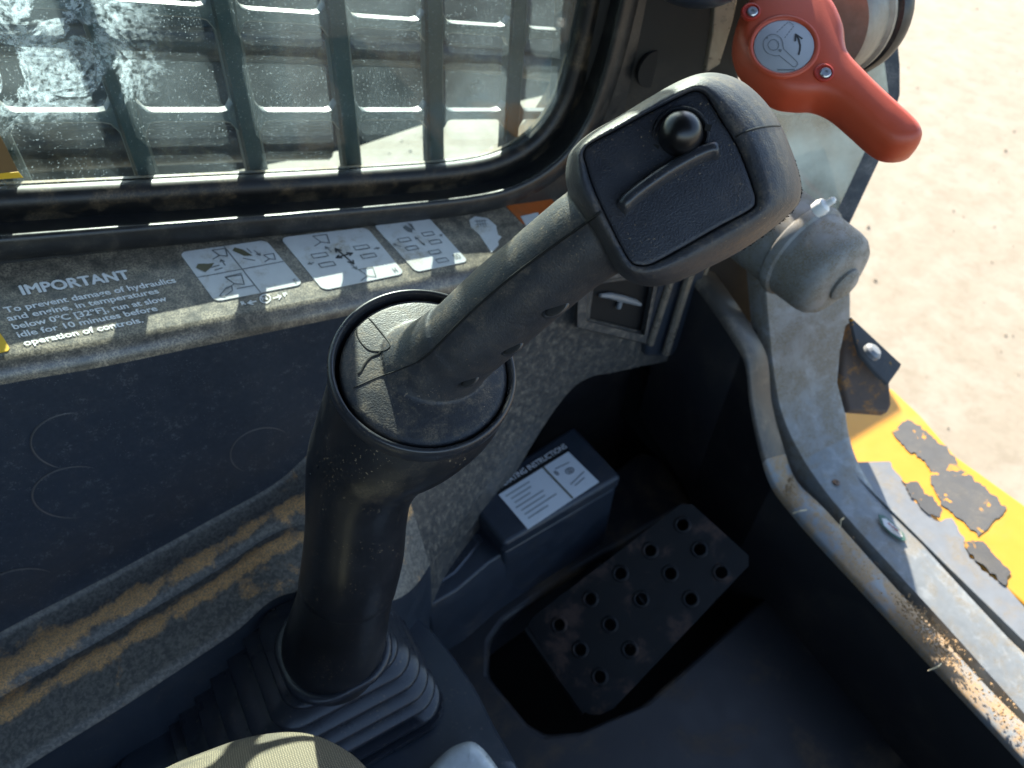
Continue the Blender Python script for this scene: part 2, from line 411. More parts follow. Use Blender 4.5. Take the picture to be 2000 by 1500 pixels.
def rag(poly, amp, closed=True, seed=3):
    rn_ = random.Random(seed); out = []; m = len(poly)
    for i in range(m if closed else m - 1):
        a, b = poly[i], poly[(i + 1) % m]; L = math.hypot(b[0] - a[0], b[1] - a[1]); k = max(1, int(L / 5))
        for j in range(k):
            t = j / k; q = amp * (rn_.random() - 0.5) * 2 + amp * 0.8 * math.sin(i * 3.1 + j * 0.9)
            nx, ny = -(b[1] - a[1]) / max(L, 1e-6), (b[0] - a[0]) / max(L, 1e-6)
            out.append((a[0] + (b[0] - a[0]) * t + nx * q, a[1] + (b[1] - a[1]) * t + ny * q))
    return out

# ================================================================== SETTING
g = mk('ground', [(-60, -60, 0), (60, -60, 0), (60, 60, 0), (-60, 60, 0)], [(0, 1, 2, 3)], M['concrete'], kind='structure', smooth=None)

pv, pf = [], []
for i in range(420):
    c_ = V((random.uniform(0.9, 5.5), random.uniform(-0.6, 4.0), 0.002)); r_ = random.choice((0.002, 0.003, 0.003, 0.004, 0.006)) * random.uniform(0.6, 1.3); k = len(pv)
    for p in ((1, 0, 0), (-1, 0, 0), (0, 1, 0), (0, -1, 0), (0, 0, 1), (0, 0, -1)): pv.append(c_ + V(p) * r_ * random.uniform(0.6, 1.2))
    for a, b, e in ((0, 2, 4), (2, 1, 4), (1, 3, 4), (3, 0, 4), (2, 0, 5), (1, 2, 5), (3, 1, 5), (0, 3, 5)): pf.append((k + a, k + b, k + e))
pb = mk('pebbles', pv, pf, dirty('pebble', (0.2, 0.17, 0.125), 0.9, TAN, 0.3, 50), None, smooth=None, kind='stuff', recalc=False)
tag(pb, 'small dark pebbles scattered over the concrete ground', 'pebbles')

# ---------------------------------------------------------------- window with frame, seal, glass
YW = 0.514
outline_px = [(0, 375), (350, 357), (700, 338), (900, 322), (985, 300), (1048, 258), (1088, 200), (1110, 135), (1128, 60), (1140, 0)]
ol = [PY(x, y, YW) for x, y in outline_px]
sl0 = (ol[2].z - ol[0].z) / (ol[2].x - ol[0].x)
rail = [(p.x, p.z) for p in ol]
WTOP, WLEFT = 1.86, -0.62
rail = [(WLEFT, rail[0][1] + sl0 * (WLEFT - rail[0][0]))] + rail + [(rail[-1][0] + 0.012, 1.42), (rail[-1][0] + 0.012, WTOP)]
dense = []
for i in range(len(rail) - 1):
    a, b = rail[i], rail[i + 1]; k = 1 if (i == 0 or i >= len(rail) - 3) else 4
    if k == 1: dense.append(a)
    else:
        pass
mid = cr(rail[1:-2], 44)
path = [rail[0], *mid, *rail[-2:]]
win = thing('side_window', (0.1, YW, 1.15), 'dusty side window with rounded lower corner in a black rubber seal', 'window')
def sweep(prof, path):
    """prof: list of (outward offset from glass edge, Y); path in x,z"""
    loops = []
    for off, y in prof:
        loops.append([V((x, y, z)) for x, z in offset2(path, off)])
    vs, fs = loft(loops, False, False, False); return vs, fs
seal = [(-0.002, YW + 0.004), (-0.003, YW - 0.001), (-0.001, YW - 0.006), (0.003, YW - 0.009), (0.008, YW - 0.009), (0.013, YW - 0.006), (0.019, YW - 0.006)]
mk('rubber_seal', *sweep(seal, path), M['seal'], win, smooth=60)
lip = [(0.0185, YW - 0.005), (0.017, YW - 0.020), (0.0145, YW - 0.0265), (0.013, YW - 0.0285), (0.013, YW - 0.0305), (0.0145, YW - 0.032), (0.017, YW - 0.0325), (0.030, YW - 0.031), (0.034, YW - 0.026), (0.060, YW - 0.024), (0.062, YW + 0.01)]
mk('frame', *sweep(lip, path), M['frame'], win, smooth=45)
outer = [(-0.003, YW + 0.004), (-0.0025, YW + 0.008), (0.003, YW + 0.010), (0.022, YW + 0.011), (0.026, YW + 0.05), (0.06, YW + 0.051)]
M['outerseal'] = dirty('outer_ledge', (0.03, 0.03, 0.03), 0.5, (0.24, 0.17, 0.09), 0.7, 40, 0.3, 0.6, fine=0.4)
mk('outer_seal', *sweep(outer, path), M['outerseal'], win, smooth=60)
# glass pane 5 mm thick
gp = [*offset2(path, 0.002), (WLEFT, WTOP)]
SPL = (PY(330, 200, YW).x - 0.1, PY(100, 230, YW).z - 1.15)
M['glass'] = glassmat('tinted_glass', (0.86, 0.96, 0.955), True, 0.065)
slab('glass_pane', [V((x, YW + 0.0025, z)) for x, z in gp], (0, -0.005, 0), M['glass'], win, smooth=None)
# orange-edged sticker on the pane's left end
stw = thing('glass_sticker', PY(10, 350, YW - 0.004), 'brown and yellow sticker corner on lower left of the side window', 'sticker')
q = [(-40, 225), (-20, 225), (36, 335), (-40, 341)]
slab('backing', [PY(x, y, YW - 0.0032) for x, y in q], (0, 0.0004, 0), plain('brown_vinyl', (0.16, 0.09, 0.03), 0.5), stw, smooth=None)
q = [(-40, 342), (36, 336), (45, 347), (-40, 353)]
slab('yellow_edge', [PY(x, y, YW - 0.0032) for x, y in q], (0, 0.0004, 0), M['ylab'], stw, smooth=None)

# ---------------------------------------------------------------- steel window guard
YG = 0.536
guard = thing('window_guard', (0.1, YG, 1.0), 'dark green steel bar guard outside the side window', 'window guard')
slope = -0.205
def rowz(k, x): return 1.2115 + 0.0716 * k + slope * (x - 0.1765)
barx = [0.0304 + 0.0775 * i for i in range(-7, 6)]
barx = [x - (0.0012 * max(0, i - 7) ** 1.3) for i, x in enumerate(barx)]
for x in barx:
    if x > 0.40: continue
    w = 0.0078
    loops = []
    for z in (1.02 + slope * (x - 0.18), 1.84):
        loops.append([V((x + a, YG + b, z)) for a, b in ((-w, -0.004), (-w + 0.002, -0.0065), (w - 0.002, -0.0065), (w, -0.004), (w, 0.005), (-w, 0.005))])
    mk('vertical_bar', *loft(loops), M['guard'], guard, smooth=None)
for k in range(-1, 9):
    for i in range(len(barx) - 1):
        xa, xb = barx[i] + 0.0076, barx[i + 1] - 0.0076
        if xb > 0.42: continue
        n = 14; prof = []
        # (y offset, z offset): sunlit top lip, slanting face, dark underside
        sec = [(0.0035, 0.0), (-0.0035, 0.0), (-0.0045, -0.001), (-0.0045, -0.0065), (-0.0035, -0.0075), (0.0035, -0.0075)]
        loops = []
        for j in range(n + 1):
            t = j / n; x = xa + (xb - xa) * t
            e = min(t, 1 - t) * (xb - xa); r = 0.009
            up_ = 0.0 if e > r else (r - math.sqrt(max(0, r * r - (r - e) ** 2))) * 0.9
            zz = rowz(k, x)
            loops.append([V((x, YG + a, zz + b + (up_ if b > -0.003 else -up_))) for a, b in sec])
        mk('cross_bar', *loft(loops), M['guardrow'], guard, smooth=40)

# lift arm beyond the guard
arm = thing('lift_arm', (0.3, 0.85, 0.9), 'grey painted steel lift arm seen through the side window', 'lift arm')
YA = 0.82
pl = [PY(x, y, YA) for x, y in ((-700, 560), (690, 292), (850, 238), (1075, 186), (1500, 60))]
pl = pl + [V((pl[-1].x, YA, 1.20)), V((pl[0].x, YA, 1.245))]
slab('arm_plate', pl, (0, 0.09, 0), M['arm'], arm, bevel=0.004)
for pts_, r in ((((-500, 78), (100, 82), (420, 88), (700, 98), (900, 112), (1110, 140), (1400, 190)), 0.016), (((-500, 345), (0, 300), (400, 282), (640, 278)), 0.02)):
    mk('hydraulic_pipe', *tube([PY(x, y, YA - r * 0.7) for x, y in cr(pts_, 24)], r, 12), M['seal'], arm)
for x, y, r in ((300, 150, 0.012), (930, 170, 0.009)):
    mk('bolt_head', *lathe(PY(x, y, YA), (0, -1, 0), [(r, -0.001), (r, 0.006), (r * 0.8, 0.008), (0, 0.008)], 12), M['arm'], arm)

# ---------------------------------------------------------------- cab shell (roof, rear and right walls unseen, added to shade the controls)
cab = thing('cab_shell', (-0.2, 0.0, 0.6), 'black steel cab walls around the controls, unseen roof and sides added for shade', 'cab')
def bx(name, x0, x1, y0, y1, z0, z1, mat, par, bevel=0.004):
    return mk(name, *box(((x0 + x1) / 2, (y0 + y1) / 2, (z0 + z1) / 2), ((x1 - x0) / 2, 0, 0), (0, (y1 - y0) / 2, 0), (0, 0, (z1 - z0) / 2)), mat, par, bevel=bevel)
bx('roof', -0.95, 0.50, -0.55, 0.60, 1.88, 1.94, M['dark'], cab)
bx('rear_wall', -0.98, -0.94, -0.55, 0.60, 0.50, 1.88, M['dark'], cab)
bx('right_wall', -0.94, 0.42, -0.60, -0.56, 0.50, 1.2, M['dark'], cab)  # unseen wall, its height chosen for the side light it blocks
bx('left_rear_wall', -0.94, -0.60, 0.505, 0.55, 0.50, 1.88, M['dark'], cab)
bx('front_lower_wall', 0.545, 0.575, -0.60, 0.60, 0.40, 0.76, M['dark'], cab, None)
bx('front_corner_wall', 0.542, 0.556, 0.36, 0.60, 0.40, 0.965, M['dark'], cab, None)
bx('lower_side_wall', -0.94, 0.60, 0.50, 0.53, 0.50, 1.06, M['dark'], cab)

# ---------------------------------------------------------------- side console: shelf, face panel, dusty ledge
sp0, sp1, sp2 = PY(0, 512, 0.49), PY(1000, 398, 0.49), PY(500, 612, 0.42)
sn = (sp1 - sp0).cross(sp2 - sp0).normalized()
if sn.z < 0: sn = -sn
def SH(px, py, lift=0.0): return PN(px, py, sp0, sn) + sn * lift
con = thing('side_console', (0.1, 0.43, 0.9), 'dusty black side console with a label shelf below the window', 'console')
fa, fb = SH(0, 724), SH(1000, 522)
fdir = (fb - fa).normalized()
pn = V((fdir.y, -fdir.x, 0)).normalized()         # panel normal, facing the operator
if pn.y > 0: pn = -pn
def PP(px, py, out=0.0): return PN(px, py, fa + pn * out, pn)
cols = [((-420, 540), (-420, 806), (-420, 1480), (-330, 1735), 1), ((0, 505), (0, 724), (0, 1240), (24, 1499), 1), ((200, 490), (200, 690), (200, 1135), (240, 1364), 1),
        ((400, 472), (400, 650), (400, 1025), (444, 1229), 1), ((560, 455), (560, 618), (540, 945), (565, 1145), 1),
        ((700, 433), (700, 590), (640, 858), (770, 1160), 0.9), ((820, 418), (820, 564), (810, 770), (872, 1040), 0.62),
        ((900, 405), (900, 547), (930, 705), (1000, 870), 0.32), ((1000, 391), (1000, 522), (1050, 640), (1120, 730), 0.08),
        ((1100, 375), (1110, 496), (1180, 600), (1215, 710), 0.0), ((1170, 366), (1195, 474), (1270, 580), (1312, 690), 0.0)]
# the ledge plane holds the valley line and runs towards the operator
va, vb = PP(0, 1240, 0.004), PP(540, 945, 0.004)
ln = (vb - va).cross(V((0, -1, -0.22)).normalized()).normalized()
if ln.z < 0: ln = -ln
def LG(px, py): return PN(px, py, va, ln)
def depth(p): return (p - O).dot(c2w((0, 0, 1)))
rowsets = []
for b, f_, v_, e_, w in cols:
    B, Fp = SH(*b), SH(*f_); Vy = PP(*v_, 0.004)
    d = depth(PP(*e_)) * (1 - w) + depth(LG(*e_)) * w
    Ed = P(*e_, d)
    rowsets.append((B, Fp, Vy, Ed, w))
NC = 90
def colat(i): 
    return i / (NC - 1) * (len(cols) - 1)
grid = cr([tuple(B) + tuple(Fp) + tuple(Vy) + tuple(Ed) + (w,) for B, Fp, Vy, Ed, w in rowsets], NC)
G1, G2, G3 = [], [], []
for k, c in enumerate(grid):
    B, Fp, Vy, Ed, w = V(c[0:3]), V(c[3:6]), V(c[6:9]), V(c[9:12]), max(0, min(1, c[12]))
    sd_ = (Fp - B).normalized(); dn = (Vy - Fp).normalized(); r = 0.011
    G1.append([B + (Fp - B) * t for t in (0, 0.25, 0.5, 0.75, 0.86)] + [Fp + sd_ * (-r * (1 - math.sin(a))) + dn * (r * (1 - math.cos(a))) for a in [math.pi / 2 * i / 6 for i in range(7)]])
    top = Fp + dn * r
    soft = 0.10 + 0.55 * (1 - w)
    pcol = []
    for i in range(14): pcol.append(top + (Vy - top) * (i / 13 * (1 - soft * 0.5)))
    a_, b_ = pcol[-1], Vy + (Ed - Vy) * (soft * 0.5)
    pcol += [(a_ * (1 - t) ** 2 + Vy * 2 * t * (1 - t) + b_ * t * t) for t in (0.2, 0.4, 0.6, 0.8)]
    split = len(pcol) - 3
    lcol = pcol[-3:]
    for i in range(22):
        t = i / 21; p = b_ + (Ed - b_) * t
        hgt = (0.004 * (1 / (1 + math.exp(-(t - 0.16) * 40))) - 0.006 * math.exp(-((t - 0.44) / 0.045) ** 2) - 0.002 * (1 / (1 + math.exp(-(t - 0.44) * 40)))) * w
        lcol.append(p + ln * hgt)
    drop = 0.16 * w + 0.012
    lcol += [Ed + V((0, -0.004 * w, -0.004)), Ed + V((0, -0.006 * w, -0.012)), Ed + V((0, -0.006 * w, -drop))]
    G2.append(pcol[:split + 1]); G3.append(lcol)
def gridmesh(G):
    n = len(G[0]); vs = [p for c in G for p in c]; fs = []
    for i in range(len(G) - 1):
        for j in range(n - 1): fs.append((i * n + j, i * n + j + 1, (i + 1) * n + j + 1, (i + 1) * n + j))
    return vs, fs
mk('label_shelf', *gridmesh(G1), M['shelf'], con, smooth=60)
KS = 50
mk('face_panel', *gridmesh(G2[:KS + 1]), M['panel'], con, smooth=60)
mk('dusty_side_wall', *gridmesh(G2[KS:]), M['wall'], con, smooth=60)
mk('ledge_side_shaded', *gridmesh([c[-3:] for c in G3[:KS + 1]]), M['console'], con, smooth=60)  # drop face takes the darker plastic to paint in its shadow
G3a = [c[:-2] for c in G3[:KS + 1]]
led = mk('ledge', *gridmesh(G3a), M['ledge'], con, smooth=60, recalc=False)
at_ = led.data.attributes.new('dust', 'FLOAT', 'POINT'); nl = len(G3a[0])
for i in range(len(led.data.vertices)):
    t = (i % nl - 3) / 21
    at_.data[i].value = max(math.exp(-((t - 0.27) / 0.10) ** 2), 1.15 * math.exp(-((t - 0.58) / 0.09) ** 2)) if 0 <= t <= 1 else 0
mk('ledge_end', *gridmesh(G3[KS:]), M['wall'], con, smooth=60)
# moulded rings on the panel, in a paler tone than the plastic
for cx, cy, rr, a0, a1 in ((152, 862, 0.028, 0.2, 6.2), (150, 962, 0.028, 0.3, 6.1), (512, 880, 0.027, 0.3, 4.2), (40, 1155, 0.028, 0.4, 3.4), (640, 700, 0.03, 1.2, 3.4)):
    c = PP(cx, cy, {862: 0.0017, 962: 0.0026, 880: 0.0034, 1155: 0.0039, 700: 0.0019}[cy]); ax = fdir; ay = V((0, 0, 1))
    ay = (ay - pn * ay.dot(pn)).normalized()
    pts = [c + ax * (rr * 0.92 * math.cos(a0 + (a1 - a0) * i / 40)) + ay * (rr * math.sin(a0 + (a1 - a0) * i / 40)) for i in range(41)]
    mk('mould_ring', *tube(pts, 0.0007, 6, taper=lambda t: math.sin(math.pi * min(1, max(0, t))) ** 0.5 + 0.05), M['ringpale'], con)

# ---------------------------------------------------------------- labels on the shelf
def decal(name, corners, mat, label, rad=0.08, lift=0.0006, holes=None):
    f = bil(*[SH(*c) for c in corners])
    pts = []
    for (cx, cy), a0 in (((1 - rad, rad), -90), ((1 - rad, 1 - rad), 0), ((rad, 1 - rad), 90), ((rad, rad), 180)):
        for i in range(6):
            a = R(a0 + i * 18); pts.append((cx + rad * math.cos(a), cy + rad * math.sin(a)))
    o = slab(name, [f(*p) + sn * lift for p in pts], -sn * 0.0012, mat, con, smooth=None, label=label)
    return f, o
def bucket(cx, cy, s, flip=1, arm_=True):
    t = [[(cx - s, cy - s * flip), (cx + s, cy - s * flip), (cx + 0.45 * s, cy + s * 1.1 * flip), (cx - 0.55 * s, cy + s * 0.6 * flip), (cx - s, cy - s * flip)]]
    if arm_: t.append([(cx - 0.55 * s, cy + s * 0.6 * flip), (cx - 1.8 * s, cy + 1.3 * s * flip)])
    return t
def arrow(x0, y0, x1, y1, h=0.05):
    a = math.atan2(y1 - y0, x1 - x0)
    return [[(x0, y0), (x1, y1)], [(x1 - h * math.cos(a - 0.5), y1 - h * math.sin(a - 0.5)), (x1, y1), (x1 - h * math.cos(a + 0.5), y1 - h * math.sin(a + 0.5))]]
def tracks(cx, cy, s):
    o = []
    for d in (-0.09, 0.09):
        o.append([(cx - s, cy + d - 0.035), (cx + s, cy + d - 0.035), (cx + s, cy + d + 0.035), (cx - s, cy + d + 0.035), (cx - s, cy + d - 0.035)])
    o.append([(cx - s * 0.6, cy - 0.05), (cx + s * 0.6, cy - 0.05)]); o.append([(cx - s * 0.6, cy + 0.05), (cx + s * 0.6, cy + 0.05)])
    return o
D1 = [(350, 494), (519, 470), (592, 556), (420, 590)]
f1, o1 = decal('control_label', D1, M['white'], 'white label with four pictogram cells, leftmost on the shelf')
mk('cell_lines', *strokes([[(0.5, 0.0), (0.5, 1.0)], [(0.0, 0.52), (1.0, 0.49)]], 0.0007, f1, sn, 0.0009), M['inkg'], o1, smooth=None)
mk('pictograms', *strokes(bucket(0.42, 0.13, 0.075) + arrow(0.36, 0.38, 0.36, 0.26) + bucket(0.9, 0.36, 0.06) + arrow(0.78, 0.18, 0.8, 0.30) + bucket(0.36, 0.70, 0.09) + [[(0.27, 0.60), (0.46, 0.58)], [(0.3, 0.85), (0.5, 0.85)]]
   + [[(0.08, 0.92), (0.2, 0.80), (0.27, 0.78), (0.24, 0.87), (0.12, 0.95), (0.08, 0.92)]] + [[(0.2, 0.38), (0.3, 0.36)], [(0.22, 0.44), (0.31, 0.42)], [(0.6, 0.3), (0.7, 0.38)], [(0.72, 0.12), (0.73, 0.22)]], 0.0008, f1, sn, 0.0009), M['inkg'], o1, smooth=None)
mk('boot_pictograms', *fills([[(0.05, 0.34), (0.1, 0.27), (0.2, 0.30), (0.27, 0.30), (0.2, 0.38), (0.11, 0.45)], [(0.55, 0.12), (0.6, 0.06), (0.67, 0.13), (0.72, 0.28), (0.63, 0.26)]], f1, sn, 0.0009), M['olive'], o1, smooth=None)
mk('letter', *text_on('F', f1(0.93, 0.96), f1(0.965, 0.955), f1(0.93, 0.87) - f1(0.93, 0.96), sn, 0.0009), M['inkg'], o1, smooth=None)
D2 = [(547, 465), (716, 445), (790, 535), (631, 568)]
f2, o2 = decal('control_label', D2, M['white'], 'white label with cross of arrows, second on the shelf')
mk('pictograms', *strokes(bucket(0.42, 0.13, 0.08) + bucket(0.62, 0.86, 0.085) + arrow(0.4, 0.38, 0.38, 0.27) + arrow(0.5, 0.66, 0.52, 0.76) + tracks(0.25, 0.50, 0.085) + tracks(0.76, 0.47, 0.085) + arrow(0.13, 0.52, 0.06, 0.53, 0.04) + arrow(0.88, 0.45, 0.95, 0.44, 0.04), 0.0008, f2, sn, 0.0009), M['inkg'], o2, smooth=None)
mk('arrow_cross', *strokes(arrow(0.5, 0.48, 0.47, 0.33, 0.07) + arrow(0.5, 0.48, 0.53, 0.66, 0.07) + arrow(0.5, 0.48, 0.4, 0.50, 0.06) + arrow(0.5, 0.48, 0.61, 0.46, 0.06), 0.0013, f2, sn, 0.0009), M['ink'], o2, smooth=None)
mk('letter', *text_on('H', f2(0.9, 0.95), f2(0.945, 0.945), f2(0.9, 0.86) - f2(0.9, 0.95), sn, 0.0009), M['inkg'], o2, smooth=None)
D3 = [(729, 440), (836, 425), (914, 511), (812, 532)]
f3, o3 = decal('control_label', D3, M['white'], 'smaller white label with track pictograms, third on the shelf')
mk('pictograms', *strokes(tracks(0.27, 0.47, 0.1) + tracks(0.74, 0.43, 0.1) + tracks(0.58, 0.8, 0.1) + arrow(0.5, 0.45, 0.48, 0.36, 0.05) + arrow(0.5, 0.45, 0.52, 0.55, 0.05) + arrow(0.12, 0.5, 0.04, 0.42, 0.04) + arrow(0.9, 0.42, 0.96, 0.40, 0.04), 0.0008, f3, sn, 0.0009), M['inkg'], o3, smooth=None)
mk('smudge', *fills([[(0.42, 0.14), (0.5, 0.1), (0.55, 0.2), (0.5, 0.27), (0.44, 0.24)], [(0.56, 0.06), (0.62, 0.1), (0.58, 0.24), (0.55, 0.2)]], f3, sn, 0.0009), M['inkg'], o3, smooth=None)
mk('letters', *text_on('ISO', f3(0.82, 0.92), f3(0.94, 0.915), f3(0.82, 0.82) - f3(0.82, 0.92), sn, 0.0009), M['inkg'], o3, smooth=None)
wpx = [(1090, 170), (1150, 130), (1290, 150), (1380, 230), (1400, 330), (1440, 350), (1400, 400), (1410, 440), (1330, 520), (1200, 330), (1110, 250)]
ws = slab('worn_label', [SH(720 + x / 5.555, 400 + y / 5.555, 0.0006) for x, y in wpx], -sn * 0.0012, M['white'], con, smooth=None, label='torn white sticker on the shelf beside the third label')
mk('hatching', *strokes([[(930 + i * 5, 430), (934 + i * 5, 444)] for i in range(4)] + [[(926, 434), (950, 432)], [(928, 440), (952, 438)]], 0.0006, lambda x, y: SH(x, y), sn, 0.0009), M['inkg'], ws, smooth=None)
slab('orange_label', [SH(*p, 0.0006) for p in ((985, 400), (1075, 388), (1100, 415), (1060, 445), (1022, 438))], -sn * 0.0012, M['orange'], con, smooth=None, label='orange warning sticker in the corner of the shelf')
slab('white_corner_label', [SH(*p, 0.0010) for p in ((1016, 424), (1050, 416), (1060, 440), (1026, 440))], -sn * 0.0012, M['white'], con, smooth=None)
slab('yellow_label', [SH(*p, 0.0006) for p in ((-40, 655), (0, 651), (10, 665), (19, 681), (16, 686), (-40, 698))], -sn * 0.0012, M['ylab'], con, smooth=None, label='yellow sticker corner at the left end of the shelf')
# printed warning text
def line(s, a, b, capv, bold):
    A, B = SH(*a), SH(*b); cp = SH(a[0] + capv[0], a[1] + capv[1]) - A
    return text_on(s, A, B, cp, sn, 0.0005, bold)
hd_ = []
for i_, (dx_, dy_) in enumerate(((-1.4, 0.2), (0, 0), (1.4, -0.2), (0, -0.9), (0, 0.9))):
    v_, f_ = line('IMPORTANT', (46 + dx_, 577 + dy_), (256 + dx_, 545 + dy_), (-10, -18.5), 0.0); hd_.append(([p + sn * (0.00004 * i_) for p in v_], f_))
mk('printed_text', *join(*hd_), M['inkw'], con, smooth=None, label='white printed heading reading IMPORTANT')
for s, a, b in (('To prevent damage of hydraulics', (12, 612), (345, 552)), ('and engine, in temperatures', (17, 628), (312, 573)), ('below 0ºC [32ºF], run at slow', (28, 644), (328, 588)),
                ('idle for 10 minutes before', (37, 660), (309, 607)), ('operation of controls.', (49, 676), (281, 630))):
    mk('printed_text', *line(s, a, b, (-7.2, -10.6), 0.02), M['inkw'], con, smooth=None)
mk('printed_text', *join(line('R', (473, 597), (481, 595), (-4, -7), 0.02), line('N', (513, 588), (523, 586), (-4, -7), 0.01), line('F', (555, 580), (563, 578), (-4, -7), 0.02),
   strokes([[(484, 593), (500, 589)], [(490, 588), (484, 593), (494, 595)], [(534, 583), (549, 579)], [(542, 577), (549, 579), (545, 585)], circ(518, 584, 10, 8)], 0.0009, lambda x, y: SH(x, y), sn, 0.0005)), M['inkw'], con, smooth=None)

# ---------------------------------------------------------------- socket pocket and trims at the console's front end
soc = thing('console_pocket', PP(1210, 620), 'square recessed pocket with a small grey T-shaped hook inside', 'pocket')
pk = [(1105, 540), (1310, 500), (1262, 690), (1120, 640)]
def quad(q, out): return [PP(x, y, out + 0.008) for x, y in q]
qo = [(1112, 585), (1140, 540), (1290, 545), (1262, 672), (1125, 642)]
qi = [(1158, 560), (1268, 562), (1252, 648), (1150, 622)]
def ngrow(poly, k):
    cx = sum(p[0] for p in poly) / len(poly); cy = sum(p[1] for p in poly) / len(poly)
    return [(cx + (x - cx) * k, cy + (y - cy) * k) for x, y in poly]
sq = [(1128, 545), (1292, 520), (1262, 672), (1125, 640)]
iq = [(1160, 556), (1272, 540), (1252, 646), (1152, 622)]
mk('surround', *loft([quad(sq, 0.0), quad(ngrow(sq, 0.97), 0.012), quad(ngrow(iq, 1.16), 0.012), quad(ngrow(iq, 1.10), 0.006), quad(ngrow(iq, 1.02), 0.006), quad(iq, 0.0)], True, False, False), M['wall'], soc, smooth=30)
mk('pocket_shade', *loft([quad(ngrow(iq, 1.03), 0.0005), quad(ngrow(iq, 1.03), 0.0015)], True, True, True), M['gap'], soc, smooth=None)  # black sheet painted in place of the pocket's shaded depth
hk = [PP(x, y, 0.014) for x, y in ((1172, 577), (1190, 577), (1215, 583), (1240, 590), (1251, 595))]
mk('hook_bar', *tube(hk, 0.0032, 8, taper=lambda t: 0.55 + 0.6 * math.sin(math.pi * t)), M['hinge'], soc)
mk('hook_stem', *tube([PP(1213, 582, 0.013), PP(1208, 601, 0.013)], 0.0026, 8), M['hinge'], soc)
tr = thing('pillar_trim', PP(1330, 650), 'stacked black trim strips with pale worn edges beside the pocket', 'trim')
for px0, py0, px1, py1, r, mt, out in ((1312, 540, 1270, 672, 0.004, 'trim', 0.012), (1352, 520, 1300, 690, 0.0048, 'trim', 0.016), (1386, 505, 1335, 645, 0.003, 'trim', 0.004)):
    mk('edge_strip', *tube([PP(px0 + (px1 - px0) * t, py0 + (py1 - py0) * t, out) for t in (-0.6, 0, 0.5, 1)], r, 8), M[mt], tr)
slab('trim_face', [PP(*p, 0.009) for p in ((1330, 380), (1400, 380), (1385, 500), (1345, 650), (1312, 696), (1262, 696), (1262, 660))], pn * -0.05, M['console'], tr, bevel=0.003)
slab('trim_back', [PP(*p, 0.002) for p in ((1395, 380), (1425, 380), (1395, 500), (1338, 668), (1315, 672), (1330, 620))], pn * -0.05, M['wall'], tr, bevel=0.003)

# ---------------------------------------------------------------- front pillar between window and red lever
pil = thing('front_pillar', P(1320, 100, 0.62), 'dark dirty front pillar of the cab beside the window', 'pillar')
pp = [(1150, -500), (1560, -500), (1470, 0), (1440, 90), (1446, 170), (1498, 470), (1512, 760), (1500, 840), (1470, 690), (1385, 565), (1300, 560), (1080, 420), (1090, 330)]
def PD(px, py): return PN(px, py, (0.42, 0.492, 0), (0.55, 1, 0))
slab('pillar_plate', [PD(*p) for p in pp], (0.004, 0.03, 0), M['pillar'], pil, bevel=0.003)
slab('bright_strip', [PD(*p) + V((0, -0.004, 0)) for p in ((1398, -90), (1452, -90), (1425, 40), (1400, 122), (1372, 140), (1385, 60))], (0, 0.006, 0), M['trim'], pil, bevel=0.001)
mk('dark_opening', *lathe(PD(1275, 135), (0, -1, 0), [(0.016, -0.002), (0.016, 0.0008), (0.0, 0.0012)], 20), M['gap'], pil)
hd = thing('grab_handle', P(1370, -40, 0.5), 'dark rounded plastic end at the top above the lever', 'handle')
mk('rounded_end', *loft([[P(1365 + math.cos(a) * rx, -62 + math.sin(a) * ry, d) for a in [2 * math.pi * i / 40 for i in range(40)]] for rx, ry, d in ((20, 15, 0.445), (75, 55, 0.45), (100, 72, 0.46), (108, 80, 0.48), (104, 78, 0.54))]), M['console'], hd, smooth=70)

# ---------------------------------------------------------------- floor console around the boot
ZC = 0.836
base = thing('floor_console', (0.15, 0.25, 0.62), 'blue-black moulded floor console around the lever boot', 'console')
rimpx = [(765, 1188), (800, 1192), (858, 1250), (920, 1335), (962, 1415), (1012, 1505), (1060, 1620), (700, 1700), (200, 1800), (230, 1500), (420, 1280), (560, 1160)]
top = [PZ(*p, ZC) for p in rimpx]
cen = sum(top, V()) / len(top)
def shrink(l, k, dz): return [cen + (p - cen) * k + V((0, 0, dz)) for p in l]
topd = [V(p) for p in cr(top, 120, True)]
mk('boot_platform', *loft([shrink(topd, 1.03, -0.22), shrink(topd, 1.03, -0.012), shrink(topd, 1.012, -0.003), shrink(topd, 0.985, 0.0), shrink(topd, 0.9, 0.0)]), M['console'], base, smooth=50)
# raised bead round the boot
# long moulded block running forward beneath the ledge
blk = [(770, 1150), (800, 1175), (870, 1155), (955, 1090), (985, 1052), (1185, 935), (1225, 985), (1160, 1110), (1010, 1190), (860, 1262), (812, 1250)]
def BZ(px, py, z): return PZ(px, py, z)
tb = [(775, 1180), (830, 1195), (890, 1160), (955, 1105), (1000, 1075), (1190, 955), (1150, 880), (1000, 900), (780, 1080)]
tbt = [PZ(*p, 0.80) for p in tb]; tbc = sum(tbt, V()) / len(tbt)
mk('front_block', *loft([[p + V((0.012, -0.012, -0.2)) for p in tbt], [p + V((0.004, -0.004, -0.012)) for p in tbt], [p + (tbc - p) * 0.01 for p in tbt], [p + (tbc - p) * 0.05 + V((0, 0, 0.004)) for p in tbt]]), M['console'], base, smooth=60, bevel=0.004)
dish = [PZ(*p, 0.8052) for p in ((772, 1120), (900, 1000), (945, 1055), (890, 1120), (845, 1150), (800, 1150))]
dc_ = sum(dish, V()) / len(dish)
mk('dish', *loft([[p for p in dish], [p + (dc_ - p) * 0.12 + V((0, 0, 0.0015)) for p in dish], [p + (dc_ - p) * 0.2 + V((0, 0, 0.0003)) for p in dish]]), M['panel'], base, smooth=60)

